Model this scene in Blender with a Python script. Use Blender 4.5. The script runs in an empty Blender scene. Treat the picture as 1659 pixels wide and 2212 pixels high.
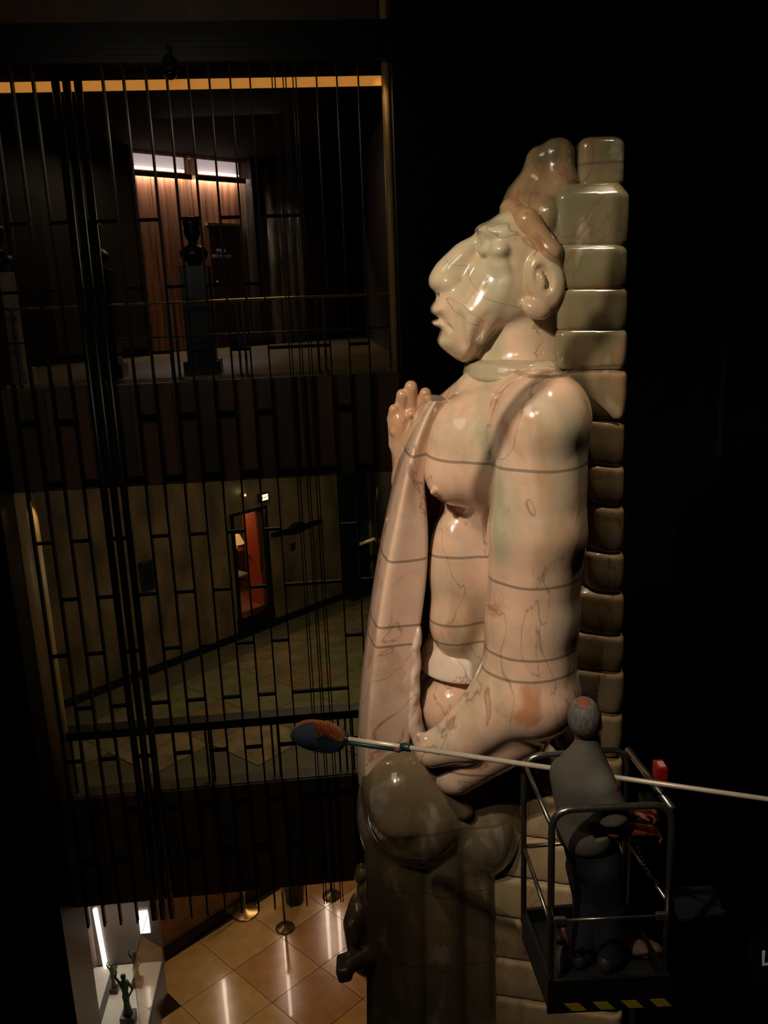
import bpy, bmesh, math, random
import numpy as np
from mathutils import Vector, Matrix
random.seed(4); np.random.seed(4)
SC = bpy.context.scene
COL = SC.collection
PI = math.pi
# ------------------------------------------------------------------ camera
FPX = 1900.0; TH = math.radians(14.2); RO = math.radians(2.25)
F = np.array([0, math.cos(TH), -math.sin(TH)]); U0 = np.array([0, math.sin(TH), math.cos(TH)]); R0 = np.array([1., 0, 0])
UP = U0*math.cos(RO)+R0*math.sin(RO); RT = R0*math.cos(RO)-U0*math.sin(RO); CAM = np.array([0, 0, 12.0])
cd = bpy.data.cameras.new('camera'); cam = bpy.data.objects.new('camera', cd); COL.objects.link(cam)
cd.sensor_fit = 'VERTICAL'; cd.sensor_height = 36; cd.lens = FPX/2212*36; cd.clip_start = .05; cd.clip_end = 200
M = Matrix(((RT[0], UP[0], -F[0]), (RT[1], UP[1], -F[1]), (RT[2], UP[2], -F[2]))).to_4x4(); M.translation = Vector(CAM)
cam.matrix_world = M; SC.camera = cam
# ------------------------------------------------------------------ world, exposure
w = bpy.data.worlds.new('world'); SC.world = w; w.use_nodes = True
w.node_tree.nodes['Background'].inputs[0].default_value = (.25, .7, 1, 1); w.node_tree.nodes['Background'].inputs[1].default_value = .0012
vs = SC.view_settings; vs.view_transform = 'Standard'; vs.look = 'None'; vs.gamma = 1; vs.use_curve_mapping = False; vs.exposure = 0
# ------------------------------------------------------------------ lights
def lamp(name, kind, loc, power, col, target=None, size=.1, cone=60, blend=.5, sy=None):
    l = bpy.data.lights.new(name, kind); l.energy = power; l.color = col
    if kind == 'AREA':
        l.size = size
        if sy: l.shape = 'RECTANGLE'; l.size_y = sy
    else: l.shadow_soft_size = size
    if kind == 'SPOT': l.spot_size = math.radians(cone); l.spot_blend = blend
    o = bpy.data.objects.new(name, l); COL.objects.link(o); o.location = loc
    if target is not None:
        o.rotation_euler = (Vector(target)-Vector(loc)).to_track_quat('-Z', 'Y').to_euler()
    return o
WARM = (1, .85, .68)
KEY = (-3.4, 1.7, 15.6)
lamp('key_spot', 'SPOT', KEY, 1950, WARM, (1.0, 7.0, 10.45), .028, 41, .75)
lamp('key_spot_second', 'SPOT', (-3.6, 1.65, 15.3), 420, WARM, (1.1, 7.0, 10.5), .028, 41, .75)
lamp('column_spot', 'SPOT', (2.42, 5.8, 16.7), 640, (1, .84, .62), (2.02, 6.85, 7.0), .05, 26, .6)
lamp('lift_fill', 'SPOT', (-2.0, .6, 15.8), 700, WARM, (1.0, 4.4, 9.2), .08, 24, .7)  # added fill that brightens the person and the lift
lamp('hall_fill', 'AREA', (-3, 4, 15), 55, (1, .85, .65), (-2.5, 13, 5), 2.5)
lamp('low_fill', 'AREA', (-1.5, 2.0, 15.5), 22, (1, .85, .65), (.6, 6.8, 6.0), 1.0)
lamp('mid_hall_light', 'AREA', (-1.6, 15.6, 9.2), 85, (1, .78, .48), (-1.9, 15.9, 3), 3.0)
lamp('mid_hall_far_light', 'AREA', (-.2, 19.5, 9.1), 20, (.92, 1, .6), (-.5, 19.5, 3), 1.2)
lamp('upper_hall_light', 'AREA', (-2.5, 16.2, 14.9), 30, (1, .76, .46), (-2.5, 15.4, 10), 2.0)
# ------------------------------------------------------------------ geometry helpers
def ray(px, py): return F+RT*(px-829.5)/FPX-UP*(py-1106)/FPX
def hit(px, py, n, d):
    v = ray(px, py); n = np.array(n, float); return CAM+v*((d-n@CAM)/(n@v))
def at(px, py, Y): return hit(px, py, (0, 1, 0), Y)
def onz(px, py, z): return hit(px, py, (0, 0, 1), z)
GA = math.radians(5.2); GU = np.array([math.cos(GA), math.sin(GA), 0]); GN = np.array([-math.sin(GA), math.cos(GA), 0])
def gpx(px, py, off=0):
    p = hit(px, py, GN, 13*math.cos(GA)+off); return float((p-np.array([0, 13, 0]))@GU), float(p[2])
def gp(s, off, z): return np.array([0, 13., 0])+GU*s+GN*off+np.array([0, 0, z])
WU = np.array([1, 1.08, 0]); WU = WU/np.linalg.norm(WU); WN = np.array([-WU[1], WU[0], 0]); W0 = np.array([-6.74, 16.42, 0])
def wp(s, off, z): return W0+WU*s+WN*off+np.array([0, 0, z])
def wpx(px, py, off=0):
    p = hit(px, py, WN, WN@W0+off); return float((p-W0)@WU), float(p[2])

def setp(o, label=None, cat=None, group=None, kind=None):
    if label: o['label'] = label
    if cat: o['category'] = cat
    if group: o['group'] = group
    if kind: o['kind'] = kind
    return o
def empty(name, loc, label, cat, group=None):
    o = bpy.data.objects.new(name, None); COL.objects.link(o); o.location = Vector(loc); o.empty_display_size = .1
    bpy.context.view_layer.update()
    return setp(o, label, cat, group)
def link(name, me, mat, parent=None, smooth=False):
    o = bpy.data.objects.new(name, me); COL.objects.link(o)
    if mat and not me.materials: me.materials.append(mat)
    if smooth: me.polygons.foreach_set('use_smooth', [True]*len(me.polygons))
    if parent is not None:
        o.parent = parent
        if parent.type == 'EMPTY' or True:
            mw = world_of(parent); o.matrix_parent_inverse = mw.inverted()
    return o
def world_of(o):
    m = o.matrix_basis.copy()
    if o.parent: m = world_of(o.parent) @ o.matrix_parent_inverse @ m
    return m
class MB:
    def __init__(s): s.v = []; s.f = []
    def hexa(s, P):          # P: 8 points, bottom 4 ccw then top 4
        b = len(s.v); s.v += [tuple(map(float, p)) for p in P]
        s.f += [tuple(b+i for i in q) for q in ((3, 2, 1, 0), (4, 5, 6, 7), (0, 1, 5, 4), (1, 2, 6, 5), (2, 3, 7, 6), (3, 0, 4, 7))]; return s
    def box(s, c, h, ax=None):
        c = np.array(c, float); A = np.eye(3) if ax is None else np.array(ax, float)
        g = lambda i, j, k: c+A[0]*h[0]*i+A[1]*h[1]*j+A[2]*h[2]*k
        return s.hexa([g(-1, -1, -1), g(1, -1, -1), g(1, 1, -1), g(-1, 1, -1), g(-1, -1, 1), g(1, -1, 1), g(1, 1, 1), g(-1, 1, 1)])
    def prism(s, pts, d):    # planar polygon pts extruded by vector d
        b = len(s.v); n = len(pts); d = np.array(d, float)
        s.v += [tuple(map(float, p)) for p in pts]+[tuple(map(float, np.array(p)+d)) for p in pts]
        s.f += [tuple(range(b+n-1, b-1, -1)), tuple(range(b+n, b+2*n))]+[(b+i, b+(i+1) % n, b+n+(i+1) % n, b+n+i) for i in range(n)]; return s
    def tube(s, P, r, n=10, cap=True):
        P = [np.array(p, float) for p in P]; b = len(s.v); m = len(P)
        R = r if hasattr(r, '__len__') else [r]*m; up = None
        for i, p in enumerate(P):
            t = (P[min(i+1, m-1)]-P[max(i-1, 0)]); t = t/(np.linalg.norm(t)+1e-9)
            if up is None:
                a = np.array([0, 0, 1.]) if abs(t[2]) < .9 else np.array([1., 0, 0])
                up = np.cross(t, a)
            up = up-t*(up@t); up /= np.linalg.norm(up); q = np.cross(t, up)
            for k in range(n):
                an = 2*PI*k/n; s.v.append(tuple(p+R[i]*(up*math.cos(an)+q*math.sin(an))))
        for i in range(m-1):
            for k in range(n):
                a = b+i*n+k; c = b+i*n+(k+1) % n; s.f.append((a, c, c+n, a+n))
        if cap: s.f += [tuple(b+n-1-k for k in range(n)), tuple(b+(m-1)*n+k for k in range(n))]
        return s
    def lathe(s, c, prof, n=20, ax=None):
        c = np.array(c, float); b = len(s.v); A = np.eye(3) if ax is None else ax
        for (r, z) in prof:
            for k in range(n):
                an = 2*PI*k/n; s.v.append(tuple(c+A[0]*r*math.cos(an)+A[1]*r*math.sin(an)+A[2]*z))
        for i in range(len(prof)-1):
            for k in range(n):
                a = b+i*n+k; d = b+i*n+(k+1) % n; s.f.append((a, d, d+n, a+n))
        s.f += [tuple(b+n-1-k for k in range(n)), tuple(b+(len(prof)-1)*n+k for k in range(n))]
        return s
    def mesh(s, name):
        me = bpy.data.meshes.new(name); me.from_pydata(s.v, [], s.f); me.update(); return me
    def build(s, name, mat, parent=None, smooth=False, bevel=0):
        o = link(name, s.mesh(name), mat, parent, smooth)
        bm = bmesh.new(); bm.from_mesh(o.data); bmesh.ops.recalc_face_normals(bm, faces=bm.faces)
        if bevel: bmesh.ops.bevel(bm, geom=bm.edges[:], offset=bevel, segments=2, affect='EDGES', profile=.5)
        bm.to_mesh(o.data); bm.free()
        return o
def rounded(pts, r, n=6):
    P = [np.array(p, float) for p in pts]; out = [P[0]]
    for i in range(1, len(P)-1):
        a = P[i-1]-P[i]; b = P[i+1]-P[i]; la = np.linalg.norm(a); lb = np.linalg.norm(b); q = min(r, la*.49, lb*.49)
        A = P[i]+a/la*q; B = P[i]+b/lb*q
        for k in range(n+1):
            t = k/n; out.append((1-t)**2*A+2*t*(1-t)*P[i]+t*t*B)
    return out+[P[-1]]
def struct(o, label=None): o['kind'] = 'structure'; return setp(o, label)
# ------------------------------------------------------------------ materials
def lin(c): return tuple(((x/255+.055)/1.055)**2.4 if x > 10 else x/255/12.92 for x in c)+(1,)
def mat(name, rgb, rough=.5, metal=0, noise=0, nscale=8, coat=0, emit=None, es=0, spec=.5, trans=0, bump=0, stretch=(1, 1, 1), rgb2=None):
    m = bpy.data.materials.new(name); m.use_nodes = True; nt = m.node_tree; b = nt.nodes['Principled BSDF']
    b.inputs['Base Color'].default_value = lin(rgb); b.inputs['Roughness'].default_value = rough; b.inputs['Metallic'].default_value = metal
    b.inputs['Coat Weight'].default_value = coat; b.inputs['Specular IOR Level'].default_value = spec; b.inputs['Transmission Weight'].default_value = trans
    if emit: b.inputs['Emission Color'].default_value = lin(emit); b.inputs['Emission Strength'].default_value = es
    tc = nt.nodes.new('ShaderNodeTexCoord'); mp = nt.nodes.new('ShaderNodeMapping'); nt.links.new(tc.outputs['Object'], mp.inputs[0]); mp.inputs['Scale'].default_value = stretch
    n = nt.nodes.new('ShaderNodeTexNoise'); n.inputs['Scale'].default_value = nscale; n.inputs['Detail'].default_value = 5; nt.links.new(mp.outputs[0], n.inputs[0])
    cr = nt.nodes.new('ShaderNodeValToRGB'); c = lin(rgb); k = max(noise, .04)
    cr.color_ramp.elements[0].position = .3; cr.color_ramp.elements[1].position = .7
    cr.color_ramp.elements[0].color = lin(rgb2) if rgb2 else (c[0]*(1-k), c[1]*(1-k), c[2]*(1-k), 1); cr.color_ramp.elements[1].color = (min(1, c[0]*(1+k)), min(1, c[1]*(1+k)), min(1, c[2]*(1+k)), 1)
    nt.links.new(n.outputs[0], cr.inputs[0]); nt.links.new(cr.outputs[0], b.inputs['Base Color'])
    if bump:
        bp = nt.nodes.new('ShaderNodeBump'); bp.inputs['Strength'].default_value = bump; bp.inputs['Distance'].default_value = .01
        nt.links.new(n.outputs[0], bp.inputs['Height']); nt.links.new(bp.outputs[0], b.inputs['Normal'])
    return m
def onyx(name, base, pink, rust, seams=True, rough=.13, rustpos=.62, dark=1.0):
    m = bpy.data.materials.new(name); m.use_nodes = True; nt = m.node_tree; N = nt.nodes; L = nt.links; b = N['Principled BSDF']
    sc = lambda c: tuple(x*dark for x in lin(c)[:3])+(1,)
    tc = N.new('ShaderNodeTexCoord'); P = tc.outputs['Object']
    def noise(s, d=4, st=(1, 1, 1), dist=0, off=(0, 0, 0)):
        mp = N.new('ShaderNodeMapping'); L.new(P, mp.inputs[0]); mp.inputs['Scale'].default_value = st; mp.inputs['Location'].default_value = off
        n = N.new('ShaderNodeTexNoise'); n.inputs['Scale'].default_value = s; n.inputs['Detail'].default_value = d; n.inputs['Distortion'].default_value = dist; L.new(mp.outputs[0], n.inputs[0]); return n.outputs[0]
    def ramp(x, a, c0=(0, 0, 0, 1), c1=(1, 1, 1, 1)):
        r = N.new('ShaderNodeValToRGB'); r.color_ramp.elements[0].position = a[0]; r.color_ramp.elements[1].position = a[1]
        r.color_ramp.elements[0].color = c0; r.color_ramp.elements[1].color = c1; L.new(x, r.inputs[0]); return r.outputs[0]
    def mix(f, a, c, t='MIX'):
        x = N.new('ShaderNodeMix'); x.data_type = 'RGBA'; x.blend_type = t
        if hasattr(f, 'is_output'): L.new(f, x.inputs[0])
        else: x.inputs[0].default_value = f
        for i, q in ((6, a), (7, c)):
            if isinstance(q, tuple): x.inputs[i].default_value = q
            else: L.new(q, x.inputs[i])
        return x.outputs[2]
    def math_(op, a, c=0, cl=False):
        x = N.new('ShaderNodeMath'); x.operation = op; x.use_clamp = cl
        for i, q in ((0, a), (1, c)):
            if hasattr(q, 'is_output'): L.new(q, x.inputs[i])
            else: x.inputs[i].default_value = q
        return x.outputs[0]
    sx = N.new('ShaderNodeSeparateXYZ'); L.new(P, sx.inputs[0])
    zb = math_('MULTIPLY', math_('SUBTRACT', 11.75, sx.outputs[2]), .16); zb = math_('MINIMUM', math_('MAXIMUM', zb, -.08), .10)
    c = mix(ramp(math_('ADD', noise(1.3, 4, (1, 1, .7), .8), zb), (.40, .62)), sc(base), sc(pink))
    c = mix(math_('MULTIPLY', ramp(noise(2.6, 6, (1, 1, .35), .5, (5, 2, 4)), (.52, .62)), .38), c, sc((168, 128, 92)))
    c = mix(math_('MULTIPLY', ramp(noise(3.2, 6, (1, 1, .5), .7, (1, 8, 4)), (.56, .66)), .32), c, sc((200, 190, 172)))
    c = mix(math_('MULTIPLY', ramp(noise(1.5, 6, (1.2, 1.2, .8), 1.5, (3, 1, 2)), (rustpos, rustpos+.1)), .75), c, sc(rust))
    # thin veins: where a distorted noise passes its middle
    v = noise(1.1, 4, (1, 1, .7), 1.8, (7, 3, 9)); d = math_('ABSOLUTE', math_('SUBTRACT', v, .5))
    c = mix(math_('MULTIPLY', ramp(d, (0.0, .011), (1, 1, 1, 1), (0, 0, 0, 1)), .55), c, sc((110, 62, 48)))
    c = mix(math_('MULTIPLY', ramp(noise(9, 5), (.45, .8)), .18), c, sc((120, 100, 76)))
    if seams:
        xyz = N.new('ShaderNodeSeparateXYZ'); L.new(P, xyz.inputs[0]); wob = math_('MULTIPLY', math_('SUBTRACT', noise(1.3, 2, (1, 1, .2)), .5), .10)
        z = math_('ADD', xyz.outputs[2], wob); tot = None
        for k, z0 in enumerate((12.83, 11.36, 10.72, 9.87, 9.3, 9.13, 8.2, 7.55, 6.85, 6.1)):
            a = math_('LESS_THAN', math_('ABSOLUTE', math_('SUBTRACT', z, z0)), .011); tot = a if tot is None else math_('MAXIMUM', tot, a)
        c = mix(math_('MULTIPLY', tot, .62), c, sc((84, 74, 60)))
    L.new(c, b.inputs['Base Color']); b.inputs['Roughness'].default_value = rough; b.inputs['Coat Weight'].default_value = .4; b.inputs['Coat Roughness'].default_value = .06
    b.inputs['Subsurface Weight'].default_value = .0
    return m
MS = onyx('onyx_cream_pink', (170, 160, 130), (214, 174, 146), (176, 112, 70))
MG = onyx('onyx_olive_dimmed', (104, 99, 72), (118, 103, 76), (120, 82, 56), rustpos=.66)  # olive stone, colour darkened for the weak light at the spot's edge
MC = onyx('onyx_column_brown', (172, 154, 112), (172, 146, 108), (150, 98, 68), seams=False, rustpos=.6, rough=.3)
MP = onyx('onyx_panel_pink', (218, 194, 168), (230, 190, 164), (176, 104, 62), rustpos=.64)
MW = onyx('onyx_white', (214, 205, 188), (214, 190, 170), (190, 160, 130), seams=False, rustpos=.8)
BRONZE = mat('dark_bronze', (9, 8, 6), .5, 0, .2, 30, spec=.2)
BLACKM = mat('black_marble', (10, 13, 15), .3, 0, .4, 3, spec=.25)
BLACKP = mat('black_paint', (12, 12, 12), .6)
GRILLE = mat('black_bronze_crossbar', (4, 4, 3), .7, 0, .1, 20, spec=.1)
STEEL = mat('worn_steel_tube', (150, 146, 138), .28, .9, .15, 20)
DARKST = mat('dark_painted_steel', (38, 40, 38), .4, .3, .2, 20)
BRASS = mat('brass', (186, 150, 92), .3, .9, .1, 20)
# ------------------------------------------------------------------ room shell
GZ, MZ, UZ = -3.15, 3.98, 10.85          # floors of the three storeys
def wslab(name, s0, s1, z0, z1, m, off=0, th=.3, parent=None, pf=gp, bevel=0):
    b = MB(); b.hexa([pf(s0, off, z0), pf(s1, off, z0), pf(s1, off+th, z0), pf(s0, off+th, z0), pf(s0, off, z1), pf(s1, off, z1), pf(s1, off+th, z1), pf(s0, off+th, z1)])
    return b.build(name, m, parent, bevel=bevel)
SPAN = mat('dark_brown_marble', (84, 60, 42), .4, 0, .35, 3, stretch=(1, 1, .3))
SPANB = mat('olive_brown_marble', (62, 52, 36), .42, 0, .35, 3, stretch=(1, 1, .3))
WALLM = mat('taupe_marble_wall', (98, 80, 56), .35, 0, .35, 2.2, stretch=(1, 1, .5), rgb2=(62, 56, 42))
WALLU = mat('dark_brown_marble_wall', (52, 42, 30), .4, 0, .3, 2.2, stretch=(1, 1, .4))
WALLG = mat('red_brown_marble_wall', (96, 62, 42), .35, 0, .35, 2.5)
FLOORM = mat('green_beige_terrazzo', (126, 106, 74), .3, 0, .3, 3, rgb2=(92, 80, 56))
GROUT = mat('dark_grout', (44, 32, 20), .9, spec=0)
L_END, R_END = -5.42, .33
hall = struct(MB().box((1, 6, GZ-.15), (9, 9.6, .15)).build('floor', mat('beige_stone_hall_floor', (150, 116, 70), .22, 0, .15, 2)))
gf = struct(MB().box((-2.5, 20.2, GZ-.16), (9, 6, .15)).build('floor_gallery', GROUT))
struct(MB().box((1, 5, 17.4), (9, 9.6, .2)).build('ceiling', BLACKM))
struct(MB().box((-8.2, 4, 7), (.2, 9, 10.4)).build('wall_left', BLACKM))
struct(MB().box((8.2, 4, 7), (.2, 9.4, 10.4)).build('wall_right', BLACKM))
struct(MB().box((1, -4.7, 7), (9, .2, 10.4)).build('wall_front', BLACKM))
struct(wslab('wall_back', R_END, 9.2, GZ, 17.2, BLACKM, -.12, 1.4))
struct(wslab('trim_1', 5.17, 5.25, GZ, 17.2, mat('grey_joint', (26, 28, 30), .4), -.15, .03))
struct(wslab('pillar_left', -10, L_END, GZ, 17.2, BLACKM, -.55, 1.2))
# spandrels and slabs between storeys
def spandrel(name, z0, z1):
    o = struct(wslab(name, L_END, R_END, z0, z1, SPANB, .16, .3)); w_ = .6; s = L_END+.01; k = 0
    me = {}
    while s < R_END-.05:
        e = min(s+w_, R_END-.01)
        p = wslab('panel', s+.008, e-.008, z0+.015, z1-.02, SPAN if k % 2 else SPANB, .125, .035, o); s = e; k += 1
    return o
spandrel('wall_spandrel_lower', 2.2, 4.24); spandrel('wall_spandrel_upper', 9.3, 10.8)
struct(wslab('wall_beam_top', L_END, R_END, 15.02, 15.5, BLACKM, -.02, .5))
for i in range(5): struct(wslab('trim_%d' % (i+2), L_END, R_END, 15.10+i*.08, 15.125+i*.08, BLACKM, -.04, .02))
def slab(name, z0, z1, m):
    b = MB(); b.prism([gp(-9, .46, z0), gp(1.6, .46, z0), gp(1.6, 12.5, z0), gp(-9, 12.5, z0)], (0, 0, z1-z0)); return struct(b.build(name, m))
slab('ceiling_ground', 2.22, 2.5, SPANB); mf = slab('floor_mid', 2.55, MZ-.012, mat('olive_floor_bed', (80, 72, 50), .5, 0, .2, 3)); slab('ceiling_mid', 9.3, 9.6, SPANB)
slab('floor_upper', 9.65, UZ, mat('beige_upper_floor', (120, 98, 66), .35, 0, .2, 2)); slab('ceiling_upper', 14.93, 15.2, mat('dark_matt_ceiling', (26, 20, 16), .9, spec=.1))
struct(wslab('wall_gallery_right', R_END+.25, R_END+.45, GZ, 15, WALLU, .5, 11))
struct(wslab('wall_gallery_left', -9.0, -8.8, GZ, 15, WALLU, .5, 8))
struct(wslab('wall_top_storey', L_END, R_END, 15.55, 18.5, SPAN, 1.6, .2))
# diagonal inner wall, storey by storey, in pieces round its openings
def wseg(name, s0, s1, z0, z1, m, off=0, th=.25): return struct(wslab(name, s0, s1, z0, z1, m, off, th, pf=wp))
aL, aT = wpx(280, 325); aR, _ = wpx(540, 345); uT = 14.93
wseg('wall_upper_left', -3, aL, UZ, uT, WALLU); wseg('wall_upper_right', aR, 11.5, UZ, uT, WALLU)
wseg('wall_mid_left', -3, wpx(505, 1200)[0], MZ, 9.3, WALLM); dL, dR = wpx(505, 1200)[0], wpx(579, 1200)[0]; dT = wpx(505, 1112)[1]
wseg('wall_mid_right', dR, 11.5, MZ, 9.3, WALLM); wseg('wall_mid_over_door', dL, dR, dT, 9.3, WALLM)
wseg('wall_ground', -3, 11.5, GZ, 2.3, WALLG)
wseg('baseboard_mid', -3, 11.5, MZ, MZ+.16, BLACKM, -.05, .05); wseg('baseboard_ground', -3, 11.5, GZ, GZ+.3, BLACKM, -.08, .08)
wseg('baseboard_upper', -3, aL-.05, UZ, UZ+.16, BLACKM, -.05, .05)
# floor tiles ------------------------------------------------------
def tiles(parent, z, x0, x1, y0, y1, size, mats, keep, ang=PI/4, gap=.007, h=.012):
    me = []
    for m in mats:
        b = MB(); b.box((0, 0, 0), (size/2-gap, size/2-gap, h)); q = b.mesh('tile'); q.materials.append(m); me.append(q)
    c, s = math.cos(ang), math.sin(ang); n = int(30/size)
    for i in range(-n, n):
        for j in range(-n, n):
            x = x0+(i*c-j*s)*size; y = y0+(i*s+j*c)*size
            if keep(x, y):
                o = bpy.data.objects.new('tile', me[(i*7+j*3+(i*j) % 5) % len(me)]); COL.objects.link(o); o.location = (x, y, z); o.rotation_euler = (0, 0, ang); o.parent = parent
wl = lambda x, y: (np.array([x, y, 0])-W0)@WN      # <0 in front of the diagonal wall
gl = lambda x, y: (np.array([x, y, 0])-np.array([0, 13, 0]))@GN
TM = [mat('tile_tan', (162, 120, 70), .19, 0, .16, 3, coat=.3), mat('tile_pale', (172, 138, 86), .19, 0, .14, 3, coat=.3), mat('tile_ochre', (148, 106, 60), .2, 0, .16, 3, coat=.3)]
tx, ty, _ = onz(595, 2115, GZ)
hall.location.z -= .012
tiles(gf, GZ-.012, tx, ty, -4.9, 1, 1.42, TM, lambda x, y: -5.9 < x < .6 and 11.2 < y < 21 and wl(x, y) < -.55)
FM = [FLOORM, mat('terrazzo_olive', (104, 98, 66), .3, 0, .3, 3), mat('terrazzo_brown', (112, 92, 62), .3, 0, .3, 3)]
tiles(mf, MZ-.01, -3, 16, 0, 0, 1.3, FM, lambda x, y: -6.9 < x < .3 and gl(x, y) > 1.25 and wl(x, y) < -.9, ang=PI/3.6)
# ------------------------------------------------------------------ bronze grille
gr = empty('bronze_grille', gp(-2.5, 0, 2.0), 'tall dark bronze grille of upright bars and staggered short crossbars in front of the galleries', 'grille')
bars = [gpx(x, 1500)[0] for x in (121, 160, 198, 237, 364, 402, 443, 481, 520, 558, 596, 632, 753, 790, 829)]
def bar(s, hw=.011, hd=.05, z0=1.95, z1=15.0):
    b = MB(); z1_ = z1
    b.box(gp(s, 0, (z0+z1_)/2), (hw, hd, (z1_-z0)/2), (GU, GN, (0, 0, 1)))
    b.prism([gp(s-hw, -hd, z0), gp(s+hw, -hd, z0), gp(s+hw, hd, z0), gp(s-hw, hd, z0)][::1], (0, 0, -.02)); return b
for i, s in enumerate(bars): bar(s, .017-.0006*i).build('bar', BRONZE, gr)
for x in (277, 297, 318): MB().tube([gp(gpx(x, 1500)[0], 0, 1.95), gp(gpx(x, 1500)[0], 0, 15.0)], .055, 12).build('post', mat('bronze_post', (26, 24, 20), .3, .2), gr, True)
thin = [gpx(x, 1500)[0] for x in (672, 677.5, 692, 697, 710, 715.5)]
for s in thin: bar(s, .008, .03).build('rod', BRONZE, gr)
rows = [gpx(120, y)[1] for y in (1172, 1297, 1418, 1535, 1649)]; dzr = (rows[0]-rows[-1])/4
allz = [rows[-1]+dzr*k for k in range(-2, 10)]
pts = sorted(bars+[gpx(277, 1500)[0], gpx(318, 1500)[0]])
edges = [a for a in bars if a < -3.9]+[None]
for r, z in enumerate(allz):
    for i in range(len(pts)-1):
        if (i+r) % 2: continue
        a, c = pts[i], pts[i+1]
        if z > 14.9: continue
        MB().box(gp((a+c)/2, 0, z), ((c-a)/2-.012, .028, .022), (GU, GN, (0, 0, 1))).build('crossbar', GRILLE, gr)
# marble end pilasters of the openings (curved, warm, lit from above)
PIL = mat('tan_marble_pilaster', (176, 146, 96), .4, 0, .15, 3)
for k, (s, z0, z1, lab) in enumerate(((gpx(42, 1075)[0], 4.24, 9.3, 'l'), (gpx(836, 160)[0], 10.8, 15.02, 'r'), (gpx(831, 5)[0], 15.5, 18, 't'))):
    struct(MB().tube([gp(s+(0 if lab != 'l' else -.02), .22, z0), gp(s+(0 if lab != 'l' else -.02), .22, z1)], .17 if lab == 'l' else .055, 20).build('trim_%d' % (k+8), PIL, None, True))
l1 = gp(gpx(42, 1075)[0]+.15, .02, 9.2); lamp('pilaster_lamp', 'SPOT', l1, 9, (1, .78, .45), gp(gpx(42, 1075)[0]-.02, .25, 7.5), .03, 70, .9)
l2 = gp(gpx(836, 160)[0]-.12, .05, 14.9); lamp('pilaster_lamp_right', 'SPOT', l2, 3.5, (1, .66, .3), gp(gpx(836, 160)[0], .25, 13.2), .03, 70, .9)
lamp('pilaster_lamp_top', 'SPOT', gp(gpx(831, 5)[0]-.12, .0, 17.6), 1.2, (1, .62, .28), gp(gpx(831, 5)[0], .25, 16.0), .03, 70, .9)
# glowing cove under the beam
co = wslab('cove_light', L_END+.02, R_END-.12, 14.72, 14.84, mat('amber_cove_glow', (190, 130, 60), .6, emit=(232, 150, 62), es=.48), .14, .05)
setp(co, 'long amber cove light strip under the black top beam', 'light')
# ceiling camera dome
s_, z_ = gpx(372, 168); dm = empty('security_camera', gp(s_, -.18, 14.85), 'black ceiling dome camera hanging below the top beam', 'camera')
MB().lathe(gp(s_, -.18, 14.86), [(.05, .2), (.09, .16), (.09, .06), (.10, .04), (.10, 0)][::-1], 16).build('housing', BLACKP, dm, True)
MB().lathe(gp(s_, -.18, 14.86), [(.095, 0), (.085, -.05), (.05, -.085), (.01, -.1)][::-1], 16).build('dome', mat('smoked_dome', (14, 15, 17), .1), dm, True)
MB().tube([gp(s_, -.12, 15.2), gp(s_, -.12, 15.0)], .02, 8).build('stem', BLACKP, dm)
# handrails behind the grille
hr = empty('handrail', gp(-2.5, .1, UZ), 'thin brass handrail on dark posts along the upper gallery edge', 'railing')
sA, zA = gpx(-20, 660, .35); sB, _ = gpx(850, 640, .35)
MB().tube([gp(sA, .35, 11.93), gp(sB, .35, 11.93)], .022, 8).build('top_rail', BRASS, hr)
MB().tube([gp(sA, .35, 11.45), gp(sB, .35, 11.45)], .014, 8).build('mid_rail', DARKST, hr)
for x in (22, 40, 372, 387, 520, 533, 690, 705, 845):
    s = gpx(x, 790, .35)[0]; MB().box(gp(s, .35, 11.38), (.017, .02, .55), (GU, GN, (0, 0, 1))).build('rail_post', DARKST, hr)
mr = empty('railing', gp(-2.5, .3, MZ), 'dark bronze railing with a broad flat top along the middle gallery edge', 'railing')
MB().box(gp(-2.6, .3, 5.30), (2.75, .13, .07), (GU, GN, (0, 0, 1))).build('top_rail', mat('dark_bronze_rail', (40, 34, 26), .5, .5, .2, 9), mr)
for x in (146, 160, 338, 450, 462, 592, 605, 735, 750, 765):
    s = gpx(x, 1650, .3)[0]; MB().box(gp(s, .3, 4.75), (.016, .03, .5), (GU, GN, (0, 0, 1))).build('rail_post', DARKST, mr)
# ------------------------------------------------------------------ upper gallery
WOOD = mat('walnut_wood_wall', (136, 88, 56), .45, 0, .38, 14, stretch=(1.2, 1.2, .06), rgb2=(88, 52, 32))
wb = struct(wslab('wall_alcove', aL-.1, aR+.1, UZ, 15, WOOD, .42, .2, pf=wp))
npl = 9
for i in range(npl):
    a = aL+(aR-aL)*i/npl; b_ = aL+(aR-aL)*(i+1)/npl
    wslab('plank', a+.006, b_-.006, UZ+.02, 14.45, WOOD, .39, .03, wb, pf=wp)
struct(wslab('wall_alcove_side_left', aL-.06, aL, UZ, 15, WALLU, 0, .5, pf=wp)); struct(wslab('wall_alcove_side_right', aR, aR+.06, UZ, 15, WALLU, 0, .5, pf=wp))
DIFF = mat('lit_white_diffuser', (235, 222, 220), .5, emit=(236, 214, 214), es=.36); TUBE = mat('fluorescent_tube', (255, 250, 240), .5, emit=(255, 246, 230), es=2.4)
LIP = mat('tan_light_pelmet', (120, 96, 56), .5)
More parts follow.
